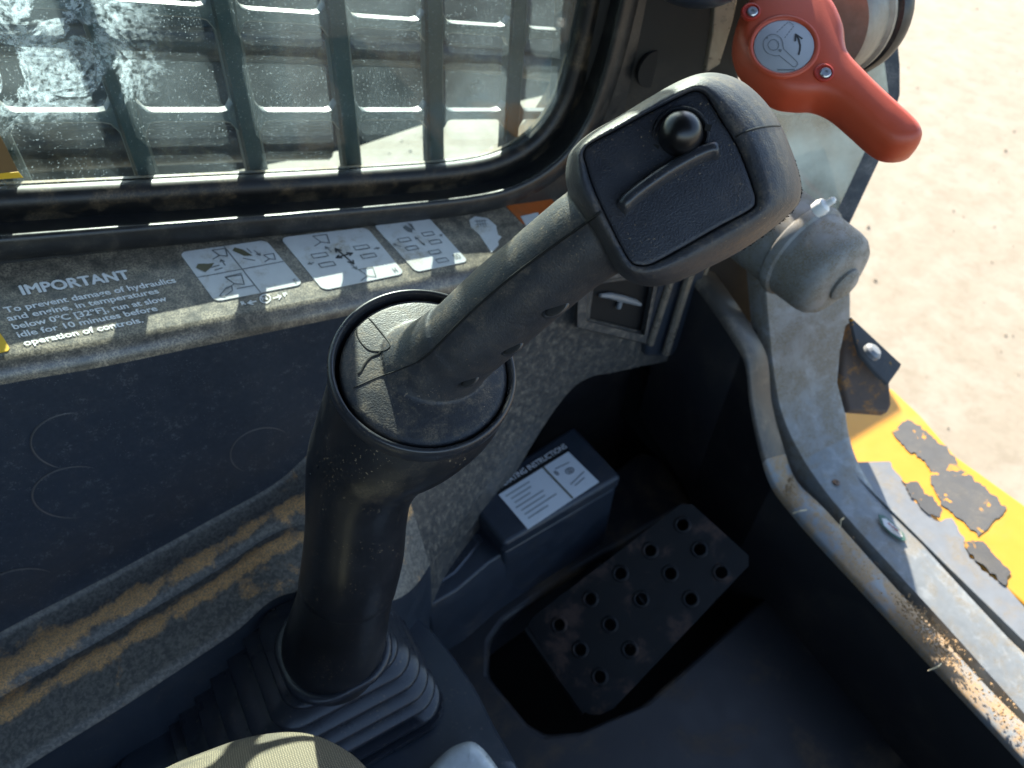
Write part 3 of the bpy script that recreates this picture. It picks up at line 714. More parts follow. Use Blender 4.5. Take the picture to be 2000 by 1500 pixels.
# instruction box
ib = thing('document_box', PZ(1060, 960, 0.81), 'black lidded box with a white instruction label in the footwell', 'box')
ZB = 0.835
bq = [(905, 968), (1120, 830), (1215, 930), (985, 1064)]
bt = [PZ(*p, ZB) for p in bq]
slab('lid', bt, (0, 0, -0.02), M['console'], ib, bevel=0.005)
bc_ = sum(bt, V()) / 4
slab('box_body', [bc_ + (p - bc_) * 0.97 + V((0, 0, -0.02)) for p in bt], (0.003, -0.003, -0.13), M['console'], ib, bevel=0.004)
lq = [(974, 966), (1110, 882), (1170, 941), (1031, 1033)]
zl = (0, 0, 1)
lab = slab('label', [PZ(*p, ZB + 0.0006) for p in lq], (0, 0, -0.0009), M['labelw'], ib, smooth=None, label='white instruction label under a black heading strip')
strip = slab('heading_strip', [PZ(*p, ZB + 0.0006) for p in ((962, 952), (1101, 866), (1112, 880), (974, 966))], (0, 0, -0.0009), M['gap'], ib, smooth=None)
a_, b_ = PZ(970, 959, ZB), PZ(1108, 875, ZB)
mk('heading_text', *text_on('OPERATING INSTRUCTIONS', a_, b_, PZ(963, 950, ZB) - a_, zl, 0.001, 0.01), M['inkw'], strip, smooth=None)
fl = bil(*[PZ(*p, ZB) for p in lq])
mk('divider', *strokes([[(0.62, 0.02), (0.62, 0.98)]], 0.0022, fl, zl, 0.001), M['olive'], lab, smooth=None)
rows_ = [(0.05, 0.40), (0.08, 0.36), (0.08, 0.33), (0.05, 0.46), (0.08, 0.46), (0.08, 0.56), (0.08, 0.40)]
mk('small_print', *strokes([[(a + j * 0.055, 0.13 + i * 0.115), (min(b, a + j * 0.055 + 0.045), 0.13 + i * 0.115)] for i, (a, b) in enumerate(rows_) for j in range(int((b - a) / 0.055))], 0.0016, fl, zl, 0.001), plain('print_pale', (0.3, 0.33, 0.34), 0.5), lab, smooth=None)
mk('diagram', *strokes([circ(0.83, 0.42, 0.05, 0.07), circ(0.83, 0.42, 0.02, 0.03), circ(0.69, 0.3, 0.015, 0.05), [(0.72, 0.2), (0.9, 0.24)], [(0.72, 0.7), (0.95, 0.62)], [(0.75, 0.78), (0.9, 0.74)]], 0.0012, fl, zl, 0.001), plain('print_pale_b', (0.2, 0.22, 0.23), 0.5), lab, smooth=None)

# ---------------------------------------------------------------- footwell floor with pedal opening
flo = thing('cab_floor', (0.3, 0.1, 0.6), 'dark dirty footwell floor with an opening under the pedal', 'floor')
ZF = 0.70
outer_ = [PZ(*p, ZF) for p in ((820, 1215), (1000, 1080), (1250, 880), (1640, 1000), (2120, 1500), (2120, 1800), (900, 1800), (880, 1400))]
hole_ = [PZ(*p, ZF) for p in ((958, 1250), (985, 1212), (1100, 1130), (1380, 960), (1560, 1105), (1255, 1375), (1140, 1425), (1068, 1432), (1030, 1410), (955, 1318))]
def holed(outer, holes, mat, name, parent, thick, **k):
    bm = bmesh.new(); es = []
    for lp in [outer] + holes:
        vs = [bm.verts.new(p) for p in lp]
        es += [bm.edges.new((vs[i], vs[(i + 1) % len(vs)])) for i in range(len(vs))]
    bmesh.ops.triangle_fill(bm, edges=es, use_beauty=True, use_dissolve=False)
    r = bmesh.ops.extrude_face_region(bm, geom=list(bm.faces))
    for v in [g for g in r['geom'] if isinstance(g, bmesh.types.BMVert)]: v.co += V(thick)
    bmesh.ops.recalc_face_normals(bm, faces=bm.faces)
    bm.verts.index_update()
    vs = [V(v.co) for v in bm.verts]; fs = [tuple(v.index for v in f.verts) for f in bm.faces]; bm.free()
    return mk(name, vs, fs, mat, parent, **k)
holed(outer_, [hole_], M['floor'], 'floor_mat', flo, (0, 0, -0.02), smooth=None, bevel=0.006)
slab('floor_pan', [V((-0.9, -0.56, 0.56)), V((0.6, -0.56, 0.56)), V((0.6, 0.5, 0.56)), V((-0.9, 0.5, 0.56))], (0, 0, -0.02), M['gap'], flo, smooth=None)  # gap black stands for the shade below the pedal holes
# pedal
ped = thing('foot_pedal', P(1240, 1200, 0.86), 'black perforated steel foot pedal with brown dirt in the footwell', 'pedal')
pc = [P(1030, 1212, 0.85), P(1165, 1400, 0.80), P(1462, 1100, 0.80)]
pnrm = (pc[1] - pc[0]).cross(pc[2] - pc[0]).normalized()
if pnrm.z < 0: pnrm = -pnrm
def PE(px, py, lift=0.0): return PN(px, py, pc[0], pnrm) + pnrm * lift
po = [(1032, 1222), (1038, 1208), (1060, 1190), (1330, 985), (1352, 985), (1462, 1085), (1462, 1105), (1196, 1386), (1172, 1396), (1150, 1395), (1128, 1380)]
hp = [(1270, 1075), (1212, 1120), (1309, 1120), (1153, 1170), (1252, 1170), (1349, 1170), (1092, 1220), (1191, 1220), (1133, 1269), (1230, 1269), (1171, 1322), (1333, 1025), (1408, 1118), (1366, 1073)]
holes = [[p for p in ringpts(PE(*c), pnrm, 0.0062, 14)] for c in hp]
holed([PE(*p) for p in po], holes, M['pedal'], 'tread_plate', ped, -pnrm * 0.004, smooth=None)
for c in hp:
    mk('hole_rim', *lathe(PE(*c), pnrm, [(0.0062, -0.002), (0.0064, 0.0012), (0.0075, 0.0018), (0.0092, 0.0008), (0.0098, -0.0005)], 18), M['pedal'], ped, smooth=80)
e0, e1 = PE(1028, 1222), PE(1135, 1384)
slab('front_lip', [e0, e1, e1 + (e1 - e0).cross(pnrm).normalized() * 0.0, e0], -pnrm * 0.02, M['pedal'], ped) if False else None
mk('front_lip', *tube([PE(1026, 1228, -0.006), PE(1080, 1306, -0.006), PE(1140, 1392, -0.006)], 0.006, 8), M['pedal'], ped)
mk('pedal_arm', *box(PE(1240, 1190, -0.06), (0.02, 0, 0), (0, 0.015, 0), (0, 0, 0.055)), M['dark'], ped)

# ---------------------------------------------------------------- door sill
X0 = 0.505
sil = thing('door_sill', (X0, 0.1, 0.84), 'pale steel front door sill with tan dirt, curving up at its far end', 'sill')
ip = [(2240, 1754), (1990, 1476), (1792, 1264), (1602, 1060), (1550, 1000), (1510, 946), (1487, 880), (1468, 790), (1458, 705), (1432, 655), (1388, 590), (1325, 505)]
opx = [(2276, 1658), (1982, 1394), (1823, 1224), (1755, 1153), (1618, 1000), (1556, 937), (1530, 868), (1508, 784), (1500, 700), (1474, 645), (1426, 572), (1366, 490)]
inn = [PX(*p, X0) for p in ip]
inn = [V(p) for p in cr(inn, 70)]
wid = []
out_ = [PX(*p, X0 + 0.034) for p in opx]
out_ = [V(p) for p in cr(out_, 70)]
loops = []; inw = []
for a, b in zip(inn, out_):
    d = V((b.x - a.x, 0, 0)); z1 = a.z
    nx = V((0.034, b.y - a.y, b.z - a.z)); m_ = a + nx
    tl = (a - m_).normalized()
    inw.append([a + V((0.006, 0, -0.26)), a + V((0.0015, 0, -0.007)), a + V((0.006, 0, -0.004))])
    loops.append([a + V((0.003, 0, -0.008)), a + V((0.0, 0, -0.006)), a + V((0.001, 0, -0.001)), a + nx * 0.1 + V((0, 0, 0.0015)), a + nx * 0.5 + V((0, 0, 0.002)), a + nx * 0.92 + V((0, 0, 0.001)), m_ + V((0, 0, -0.001)), m_ + V((0.002, 0, -0.006)), m_ + V((0.002, 0, -0.08))])
ks = 36
mk('inner_wall', *loft(inw, False, False, False), M['dark'], sil, smooth=60)
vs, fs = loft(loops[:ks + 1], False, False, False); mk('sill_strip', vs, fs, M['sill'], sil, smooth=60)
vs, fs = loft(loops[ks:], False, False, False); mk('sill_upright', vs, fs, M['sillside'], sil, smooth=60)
bx('gap_floor', X0 + 0.02, X0 + 0.09, -0.6, 0.5, 0.70, 0.79, M['gap'], sil, None)
# outer sill plate
ZS = 0.862
def PS(px, py, h): return PN(px, py, (0, 0.216, 0.8615 + h), (0, -0.0977, 1))
osl = thing('door_frame', (X0 + 0.08, 0.1, 0.84), 'broad dusty grey door frame body curving down into the outer sill', 'door frame')
lp = [(1472, 330), (1482, 430), (1492, 540), (1501, 640), (1511, 735), (1527, 812), (1560, 885), (1604, 952), (1660, 1020), (1760, 1130), (1850, 1228), (2005, 1402), (2300, 1730)]
lw = [0.10, 0.115, 0.125, 0.125, 0.118, 0.10, 0.078, 0.062, 0.056, 0.052, 0.050, 0.050, 0.050]
XL = X0 + 0.046
ld = cr([tuple(PX(*p, XL)) + (w_,) for p, w_ in zip(lp, lw)], 90)
body = []
for i, q in enumerate(ld):
    a = V(q[:3]); w_ = q[3]
    a.z = max(a.z, 0.8)
    body.append([a + V((0.001, 0, -0.05)), a + V((0, 0, -0.004)), a + V((0.0015, 0, 0))] + [a + V((w_ * t, 0, 0.0015 * math.sin(math.pi * t) - 0.001 * t)) for t in (0.1, 0.25, 0.4, 0.55, 0.7, 0.85, 0.97)] + [a + V((w_, 0, -0.003)), a + V((w_, 0, -0.03))])
kb = 46
vs, fs = loft(body[:kb + 1], False, False, False); mk('frame_body', vs, fs, M['plate'], osl, smooth=50)
vs, fs = loft(body[kb:], False, False, False); mk('inner_flange', vs, fs, M['sillw'], osl, smooth=50)
a2 = [(1535, 826), (1560, 836), (1655, 912), (1850, 1106), (1995, 1248), (2420, 1636), (2500, 1560)] + rag([(2500, 1560), (2150, 1290), (2010, 1165), (1985, 1150), (1965, 1146), (1925, 1118), (1893, 1086), (1884, 1052), (1858, 1010), (1836, 1020), (1812, 1004), (1776, 965), (1763, 940), (1735, 897)], 1.6, False) + [(1660, 903), (1600, 850)]
slab('step_plate', [PS(*p, -0.003) for p in a2], (0, 0, -0.012), M['hinge'], osl, bevel=0.002)
mk('raised_line', *tube([PS(*p, -0.002) for p in ((1570, 838), (1655, 912), (1850, 1106), (1995, 1248), (2300, 1520))], 0.0014, 6), M['sillw'], osl)
mk('screw', *lathe(PS(1633, 943, 0.001), (0, 0, 1), [(0.004, 0), (0.004, 0.0012), (0.002, 0.0018), (0.0, 0.0006)], 12), M['rust'], osl)
# oval sticker on the sill
ob = [(1716, 1005), (1726, 1006), (1745, 1022), (1765, 1042), (1770, 1055), (1762, 1056), (1742, 1044), (1722, 1024)]
ovs = slab('oval_sticker', [PS(*p, 0.0022) for p in ob], (0, 0, -0.001), plain('sticker_green', (0.06, 0.13, 0.10), 0.4), osl, smooth=None, label='small worn oval sticker with green border on the sill')
slab('oval_centre', [PS(1743 + (x - 1743) * 0.76, 1031 + (y - 1031) * 0.72, 0.0026) for x, y in ob], (0, 0, -0.001), M['white'], ovs, smooth=None)
mk('oval_mark', *strokes([[(1734, 1023), (1739, 1027)], [(1741, 1030), (1745, 1031)], [(1747, 1034), (1752, 1038)]], 0.0015, lambda x, y: PS(x, y, 0.0014), zl, 0.0016), plain('mark_red', (0.3, 0.06, 0.04), 0.5), ovs, smooth=None)

# ---------------------------------------------------------------- yellow step with worn grip patches
yst = thing('yellow_step', PZ(1850, 920, 0.8), 'yellow painted step edge with worn grey anti-slip patches', 'step')
ZY = 0.842
yp = [(1640, 800), (1700, 740), (1745, 760), (1800, 812), (1867, 890), (2000, 985), (2300, 1230), (2300, 1500), (2000, 1180), (1900, 1090), (1640, 910)]
slab('step_body', [PZ(*p, ZY) for p in yp], (0, 0, -0.03), M['yellow'], yst, bevel=0.003)
pa = [[(1742, 842), (1772, 820), (1798, 832), (1863, 888), (1870, 908), (1935, 962), (1966, 992), (1962, 1000), (1912, 1046), (1880, 1018), (1838, 985), (1822, 950), (1815, 912), (1790, 885), (1770, 878)],
      [(1762, 940), (1795, 942), (1800, 955), (1838, 988), (1836, 1012), (1810, 1000), (1775, 962)],
      [(1884, 1055), (1920, 1058), (1974, 1118), (1965, 1142), (1930, 1115), (1890, 1078)]]
for k, q in enumerate(pa):
    slab('grip_patch', [(PS(*p, -0.0016) if k else PZ(*p, ZY + 0.0012)) for p in rag(q, 2.2, seed=k)], (0, 0, -0.0016), M['tread'], yst, smooth=None)

# ---------------------------------------------------------------- grey door plate, hinge cylinder, rusty bracket
dn_ = V((0.35, -0.28, 0.9)).normalized()
hin = thing('hinge_barrel', P(1600, 480, 0.62), 'dusty grey rounded steel hinge housing with a pale grease nipple', 'hinge')
hc = P(1526, 462, 0.70); ax_ = V((0.06, -1, -0.04))
prof = [(0.040, -0.06), (0.043, -0.05), (0.043, 0.018), (0.0455, 0.020), (0.0462, 0.024), (0.0455, 0.028), (0.043, 0.030), (0.042, 0.056), (0.0405, 0.063), (0.036, 0.069), (0.028, 0.0725), (0.015, 0.0745), (0.001, 0.075), (0.0, 0.075), (0.0, 0.075)]
mk('barrel', *lathe(hc, ax_, prof[:-2], 64), M['plate'], hin, smooth=40)
mk('end_boss', *lathe(hc, ax_, [(0.016, 0.070), (0.016, 0.077), (0.012, 0.080), (0.0, 0.0805)], 32), M['plate'], hin, smooth=40)
mk('grease_nipple', *lathe(P(1592, 412, 0.615), P(1625, 392, 0.605) - P(1592, 412, 0.615), [(0.0, -0.002), (0.006, 0.0), (0.007, 0.005), (0.006, 0.009), (0.003, 0.011), (0.003, 0.016), (0.0015, 0.018), (0.0, 0.018)], 16), plain('nipple_white', (0.72, 0.74, 0.72), 0.35), hin)
rb = thing('rusty_bracket', P(1710, 720, 0.7), 'brown rusty angle bracket with orange dirt at the corner', 'bracket')
slab('bracket_plate', [P(*p) for p in ((1662, 625, 0.75), (1762, 715, 0.745), (1738, 748, 0.745), (1742, 790, 0.75), (1735, 805, 0.75), (1660, 800, 0.75), (1645, 740, 0.75), (1650, 680, 0.75))], dn_ * -0.008, M['rust'], rb, bevel=0.002)
slab('bracket_flange', [P(*p) for p in ((1662, 618, 0.74), (1762, 712, 0.735), (1735, 750, 0.735), (1712, 728, 0.735), (1680, 690, 0.735), (1672, 660, 0.735))], dn_ * -0.004, M['tread'], rb, bevel=0.001)
mk('bolt', *lathe(P(1700, 690, 0.725), dn_, [(0.009, 0.0), (0.009, 0.004), (0.006, 0.007), (0.0, 0.0075)], 14), M['hinge'], rb)

# ---------------------------------------------------------------- lower front glass behind the red lever
fg = thing('front_glass', P(1600, 250, 0.66), 'hazy grey lower front glass with a dark border, behind the red lever', 'glass')
gn = c2w((-0.30, 0.1, -1)).normalized()
g0 = P(1600, 250, 0.70)
def FG(px, py, o=0.0): return PN(px, py, g0, gn) + gn * o
gq = [(1440, 60), (1480, -120), (1735, -120), (1757, 130), (1757, 180), (1728, 275), (1722, 300), (1650, 450), (1560, 520), (1480, 520)]
m_glass2 = glassmat('hazy_glass', (0.42, 0.43, 0.42), False, 0.75)
slab('pane', [FG(*p) for p in gq], -gn * 0.006, m_glass2, fg, smooth=None)
bq_ = [(1690, -120), (1735, -120), (1757, 130), (1757, 190), (1728, 275), (1722, 300), (1652, 452), (1625, 440), (1690, 300), (1660, 250), (1640, 210), (1735, 190), (1728, 100)]
slab('dark_border', [FG(*p, 0.0008) for p in [(1690, -120), (1735, -120), (1757, 130), (1757, 185), (1726, 290), (1722, 302), (1652, 452), (1622, 440), (1692, 290), (1700, 262), (1735, 180), (1722, 80)]], -gn * 0.0004, dirty('border_print', (0.075, 0.08, 0.08), 0.5, (0.3, 0.28, 0.25), 0.5, 60, 0.4, 0.7, fine=0.8), fg, smooth=None)

# ---------------------------------------------------------------- red lever
rl = thing('red_lever', P(1550, 90, 0.52), 'red plastic release lever with a round grey pictogram disc', 'lever')
rn = c2w((-0.12, -0.2, -1)).normalized()
r0 = P(1530, 95, 0.50)
def RL(px, py, out=0.0): return PN(px, py, r0, rn) + rn * out
ro = [(1440, 60), (1447, 20), (1465, -15), (1500, -45), (1550, -55), (1600, -40), (1635, -5), (1655, 40), (1663, 90), (1695, 128), (1740, 172), (1790, 217), (1808, 241), (1811, 260), (1800, 277), (1775, 285), (1745, 282), (1715, 264), (1680, 233), (1640, 200), (1605, 185), (1570, 184), (1530, 178), (1490, 155), (1462, 125), (1446, 95)]
rod = cr(ro, 140, True)
def inset(poly, d):
    out = []; n = len(poly)
    ar = sum(poly[i][0] * poly[(i + 1) % n][1] - poly[(i + 1) % n][0] * poly[i][1] for i in range(n))
    s = 1 if ar > 0 else -1
    for i in range(n):
        a, b = poly[i - 3], poly[(i + 3) % n]; t = V((b[0] - a[0], b[1] - a[1])).normalized()
        out.append((poly[i][0] - t.y * d * s, poly[i][1] + t.x * d * s))
    return out
ll = [(6, -0.026), (0, -0.022), (0, -0.014), (1.5, -0.009), (5, -0.0042), (10, -0.0010), (17, 0.0010), (24, 0.002)]
loops = [[RL(*p, h) for p in inset(rod, d)] for d, h in ll]
lb = mk('lever_body', *loft(loops), M['red'], rl, smooth=60)
# raised collar and disc
cD = RL(1529, 95, 0.002)
mk('disc_collar', *lathe(cD, rn, [(0.0232, -0.001), (0.0228, 0.0012), (0.0215, 0.0018), (0.0200, 0.0012), (0.0194, 0.0)], 56), M['red'], rl, smooth=60)
dsk = mk('pictogram_disc', *lathe(cD, rn, [(0.0194, -0.001), (0.0193, 0.0006), (0.0188, 0.0009), (0.0, 0.0009)], 56), M['disc'], rl, smooth=60)
fnr = lambda x, y: RL(1420 + x / 5, y / 5, 0.002)
tw = [[(440 + 95 * math.cos(a), 465 + 100 * math.sin(a)) for a in [math.pi * (0.55 + 1.47 * i / 24) for i in range(25)]] + [(545, 510), (600, 560), (670, 630), (680, 655), (660, 682), (635, 680), (560, 620), (500, 570), (460, 575), (430, 565)]]
tw.append(circ(443, 468, 52, 52)); tw.append(circ(508, 522, 10, 10)); tw.append(circ(380, 400, 6, 6))
da = []
for (xa, ya, xb, yb) in ((475, 345, 590, 240), (600, 245, 640, 275), (640, 285, 545, 410)):
    for i in range(5): da.append([(xa + (xb - xa) * i / 5, ya + (yb - ya) * i / 5), (xa + (xb - xa) * (i + 0.55) / 5, ya + (yb - ya) * (i + 0.55) / 5)])
mk('pictogram_lines', *strokes(tw + da, 0.00045, fnr, rn, 0.0012), M['inkg'], dsk, smooth=None)
mk('pictogram_arrow', *strokes([[(688, 560), (700, 520), (703, 470), (690, 420), (665, 375)]], 0.0011, fnr, rn, 0.0012), M['ink'], dsk, smooth=None) 
mk('pictogram_arrowhead', *strokes([[(655, 430), (658, 365), (720, 408)]], 0.0011, fnr, rn, 0.0013), M['ink'], dsk, smooth=None)
mk('tiny_print', *strokes([[(485 + i * 17, 711), (496 + i * 17, 711)] for i in range(10)], 0.0011, fnr, rn, 0.0012), M['inkg'], dsk, smooth=None)
for cx, cy in ((1610, 146), (1468, 27)):
    c = RL(cx - 3, cy, 0.0)
    mk('screw_recess', *lathe(c, rn, [(0.0066, 0.0012), (0.0062, 0.0030), (0.0054, 0.0033), (0.0050, 0.0028), (0.0048, 0.0022), (0.0, 0.0022)], 28), M['redring'], rl, smooth=50)
    s_ = mk('screw', *lathe(RL(cx, cy + 1, 0.0022), rn, [(0.0036, 0), (0.0036, 0.001), (0.003, 0.0016), (0.0014, 0.0016), (0.0011, 0.0008), (0.0, 0.0008)], 20), M['steel'], rl, smooth=40)
# metal boss behind the lever
bs = thing('lever_boss', P(1670, 40, 0.56), 'round grey metal boss behind the red lever', 'boss')
bc0 = P(1590, 30, 0.565); bax = P(1500, 90, 0.525) - P(1680, 10, 0.60)
mk('boss_cylinder', *lathe(P(1642, 22, 0.59), bax, [(0.0, 0.045), (0.042, 0.045), (0.0445, 0.042), (0.0445, 0.016), (0.0475, 0.014), (0.0475, 0.010), (0.0445, 0.008), (0.0445, -0.002)], 64), M['boss'], bs, smooth=40)
mk('rubber_ring', *lathe(P(1642, 22, 0.59), bax, [(0.0445, 0.003), (0.049, 0.002), (0.0515, -0.002), (0.0515, -0.010), (0.048, -0.014), (0.0, -0.014)], 64), M['frame'], bs, smooth=40)

# ================================================================== CONTROL LEVER (joystick)
js = thing('joystick', P(640, 1400, 0.62), 'black joystick with push-button head and round collar on a curved tower', 'joystick')
nD = V((0.03, -0.29, 0.955)).normalized()
cC = P(832, 720, 0.392)
DH = c2w((0, 0, 1))
# --- handle: cap + grip + head merged into one skin
def radial(poly, c, n):
    out = []
    m = len(poly)
    for i in range(n):
        a = 2 * math.pi * i / n; dx, dy = math.cos(a), math.sin(a); best = 0
        for j in range(m):
            x1, y1 = poly[j][0] - c[0], poly[j][1] - c[1]; x2, y2 = poly[(j + 1) % m][0] - c[0], poly[(j + 1) % m][1] - c[1]
            den = dx * (y2 - y1) - dy * (x2 - x1)
            if abs(den) < 1e-9: continue
            t = (x1 * (y2 - y1) - y1 * (x2 - x1)) / den; u = (x1 * dy - y1 * dx) / den
            if -1e-6 <= u <= 1 + 1e-6 and t > best: best = t
        out.append((c[0] + dx * best, c[1] + dy * best))
    return out
sil_px = cr([(1106, 362), (1108, 310), (1124, 284), (1155, 258), (1205, 229), (1262, 194), (1322, 160), (1370, 143), (1412, 144), (1452, 160), (1490, 193), (1521, 236), (1546, 292), (1562, 340), (1566, 375), (1555, 405), (1500, 454), (1440, 494), (1380, 525), (1330, 548), (1282, 560), (1240, 554), (1205, 530), (1170, 470), (1130, 410)], 200, True)
face_px = cr([(1140, 298), (1152, 282), (1200, 256), (1280, 214), (1345, 181), (1368, 180), (1384, 195), (1410, 238), (1442, 292), (1468, 362), (1475, 392), (1464, 410), (1400, 445), (1330, 485), (1275, 514), (1248, 518), (1228, 506), (1192, 440), (1160, 370), (1144, 320)], 200, True)
hc_ = (1310, 350); NA = 160
Sr, Fr = radial(sil_px, hc_, NA), radial(face_px, hc_, NA)
def mixp(a, b, t): return [(p[0] * (1 - t) + q_[0] * t, p[1] * (1 - t) + q_[1] * t) for p, q_ in zip(a, b)]
def scl(a, k): return [(hc_[0] + (p[0] - hc_[0]) * k, hc_[1] + (p[1] - hc_[1]) * k) for p in a]
dz = lambda p: (p[0] - 1310) * 0.000012 - (p[1] - 350) * 0.000010   # slight tilt of the head
spec = [(scl(Fr, 0.5), 0.3110), (scl(Fr, 1.008), 0.3110), (scl(Fr, 1.008), 0.3034), (mixp(Fr, Sr, 0.16), 0.3012), (mixp(Fr, Sr, 0.34), 0.3010), (mixp(Fr, Sr, 0.52), 0.3030), (mixp(Fr, Sr, 0.70), 0.3070),
        (mixp(Fr, Sr, 0.85), 0.3130), (mixp(Fr, Sr, 0.95), 0.3200), (Sr, 0.3290), (scl(Sr, 0.985), 0.3390), (scl(Sr, 0.93), 0.3480), (scl(Sr, 0.8), 0.3550), (scl(Sr, 0.5), 0.3570)]
head = loft([[P(p[0], p[1], d + dz(p)) for p in l] for l, d in spec])
gs = [(838, 722, 0.398, 0.024), (852, 708, 0.392, 0.0235), (874, 690, 0.386, 0.0215), (922, 651, 0.376, 0.0222), (992, 588, 0.364, 0.0222), (1052, 538, 0.353, 0.0216), (1112, 488, 0.343, 0.0214), (1165, 450, 0.336, 0.0216), (1210, 425, 0.3335, 0.0200)]
gsd = cr(gs, 40)
gp_ = [P(*g_[:3]) for g_ in gsd]
loops = []
for i, p in enumerate(gp_):
    t = gp_[min(i + 1, 39)] - gp_[max(i - 1, 0)]
    loops.append(ringpts(p, t, gsd[i][3], 40, ry=gsd[i][3] * 0.97))
grip = loft(loops)
cap = lathe(cC, nD, [(0.0, -0.010), (0.0438, -0.010), (0.0441, -0.004), (0.0436, -0.0012), (0.0412, 0.0002), (0.036, 0.0012), (0.028, 0.0026), (0.018, 0.004), (0.0, 0.005)], 96, cap0=False, cap1=False)
# soft root where the grip leaves the cap
root = loft([ringpts(P(838, 722, 0.400) + (P(905, 664, 0.379) - P(838, 722, 0.400)) * t, P(905, 664, 0.379) - P(838, 722, 0.400), r, 40) for t, r in ((0.0, 0.0285), (0.2, 0.0262), (0.45, 0.0240), (0.7, 0.0229), (1.0, 0.0222))])
hnd = mk('handle', *join(head, grip, cap, root), M['grip'], js, smooth=180, merge=True)
rm = hnd.modifiers.new('skin', 'REMESH'); rm.mode = 'VOXEL'; rm.voxel_size = 0.0009; rm.use_smooth_shade = True
sm = hnd.modifiers.new('soften', 'SMOOTH'); sm.factor = 0.5; sm.iterations = 5
hnd['label'] = 'black plastic grip flaring into the head, its top dusty and tinted lighter as if sunlit'
# face panel, set deeper at the upper left
fpl = inset(face_px, 0.5)
def fd(p): return 0.3022 + dz(p) + 0.0046 * max(0, min(1, (0.55 * (1380 - p[0]) / 240 + 0.65 * (420 - p[1]) / 240)))
loops = [[P(p[0], p[1], fd(p) + 0.005) for p in fpl], [P(p[0], p[1], fd(p) + 0.0006) for p in fpl], [P(p[0], p[1], fd(p)) for p in inset(face_px, 3.0)], [P(p[0], p[1], fd(p) - 0.0002) for p in inset(face_px, 9)]]
fac = mk('face_panel', *loft(loops), M['face'], js, smooth=50)
# push button
bn = (O - P(1330, 260, 0.303)).normalized() * 0.7 + c2w((-0.05, -0.45, -0.6)) * 0.3
bn.normalize()
bC = P(1329, 266, 0.3055)
btn = mk('push_button', *lathe(bC + bn * 0.003, bn, [(0.0090, -0.003), (0.0086, 0.002)] + [(0.0084 * math.cos(a), 0.0030 + 0.0084 * math.sin(a)) for a in [math.pi / 2 * i / 14 for i in range(15)]], 40), M['gloss'], js, smooth=180)
mk('button_bezel', *lathe(bC, bn, [(0.0117, -0.003), (0.0117, 0.0014), (0.0111, 0.0024), (0.0104, 0.0024), (0.0098, 0.0012), (0.0094, -0.002)], 44), M['ring'], btn, smooth=50)
for ang in (0.7, 3.6):
    a_, b_ = frame(bn); q_ = bC + (a_ * math.cos(ang) + b_ * math.sin(ang)) * 0.0109 + bn * 0.0017
    mk('bezel_notch', *box(q_, a_ * 0.0012, b_ * 0.0012, bn * 0.0012), M['gap'], btn, smooth=None)
# curved rib
rp = cr([(1212, 414), (1240, 388), (1290, 352), (1340, 322), (1380, 304), (1402, 302)], 26)
loops = []
up_ = c2w((-0.10, -0.30, -0.94)).normalized()
for i, p in enumerate(rp):
    t = i / 25; q0_ = P(p[0], p[1], fd(p) + 0.001); q1_ = P(*rp[min(i + 1, 25)], fd(p)) - P(*rp[max(i - 1, 0)], fd(p)); q1_.normalize()
    sd2 = q1_.cross(up_).normalized(); e = min(1, min(t, 1 - t) * 9 + 0.25); w = 0.0026; hh = 0.0066 * (0.55 + 0.45 * e)
    if sd2.dot(c2w((0, 1, 0))) < 0: sd2 = -sd2
    loops.append([q0_ - sd2 * w, q0_ - sd2 * w * 0.9 + up_ * hh * 0.8, q0_ - sd2 * w * 0.5 + up_ * hh, q0_ + sd2 * w * 0.5 + up_ * hh, q0_ + sd2 * w * 0.95 + up_ * hh * 0.8, q0_ + sd2 * w * 1.1])
mk('thumb_rib', *loft(loops), M['gloss'] if False else M['ring'], js, smooth=60)
# seams
def on_head(px, py, d): return P(px, py, d)
from mathutils.bvhtree import BVHTree
dg = bpy.context.evaluated_depsgraph_get(); dg.update()
he = hnd.evaluated_get(dg); hm = he.to_mesh()
hb = wloc(hnd)
bvh = BVHTree.FromPolygons([v.co + hb for v in hm.vertices], [tuple(p.vertices) for p in hm.polygons])
he.to_mesh_clear()
def surf(px, py, lift=0.0):
    r = ray(px, py).normalized(); hit = bvh.ray_cast(O, r)
    if hit[0] is None: return None
    return hit[0] + hit[1] * lift if hit[1].dot(r) < 0 else hit[0] - hit[1] * lift
def seam(pxs, r, name='seam', n=40, mat='gap', lift=-0.00005):
    pts = [surf(x, y, lift) for x, y in cr(pxs, n)]; pts = [p for p in pts if p is not None]
    if len(pts) > 2: mk(name, *tube(pts, r, 6), M[mat], js)
seam([(1173, 414), (1140, 438), (1080, 480), (1000, 540), (930, 600), (880, 648), (845, 684), (815, 707)], 0.00075)
seam([(815, 707), (780, 722), (735, 738), (690, 758)], 0.0004)
seam([(1437, 268), (1446, 262), (1470, 253), (1500, 247), (1528, 246)], 0.00045)
seam([(1248, 193), (1262, 188), (1278, 186)], 0.0005, 'nick', 10)
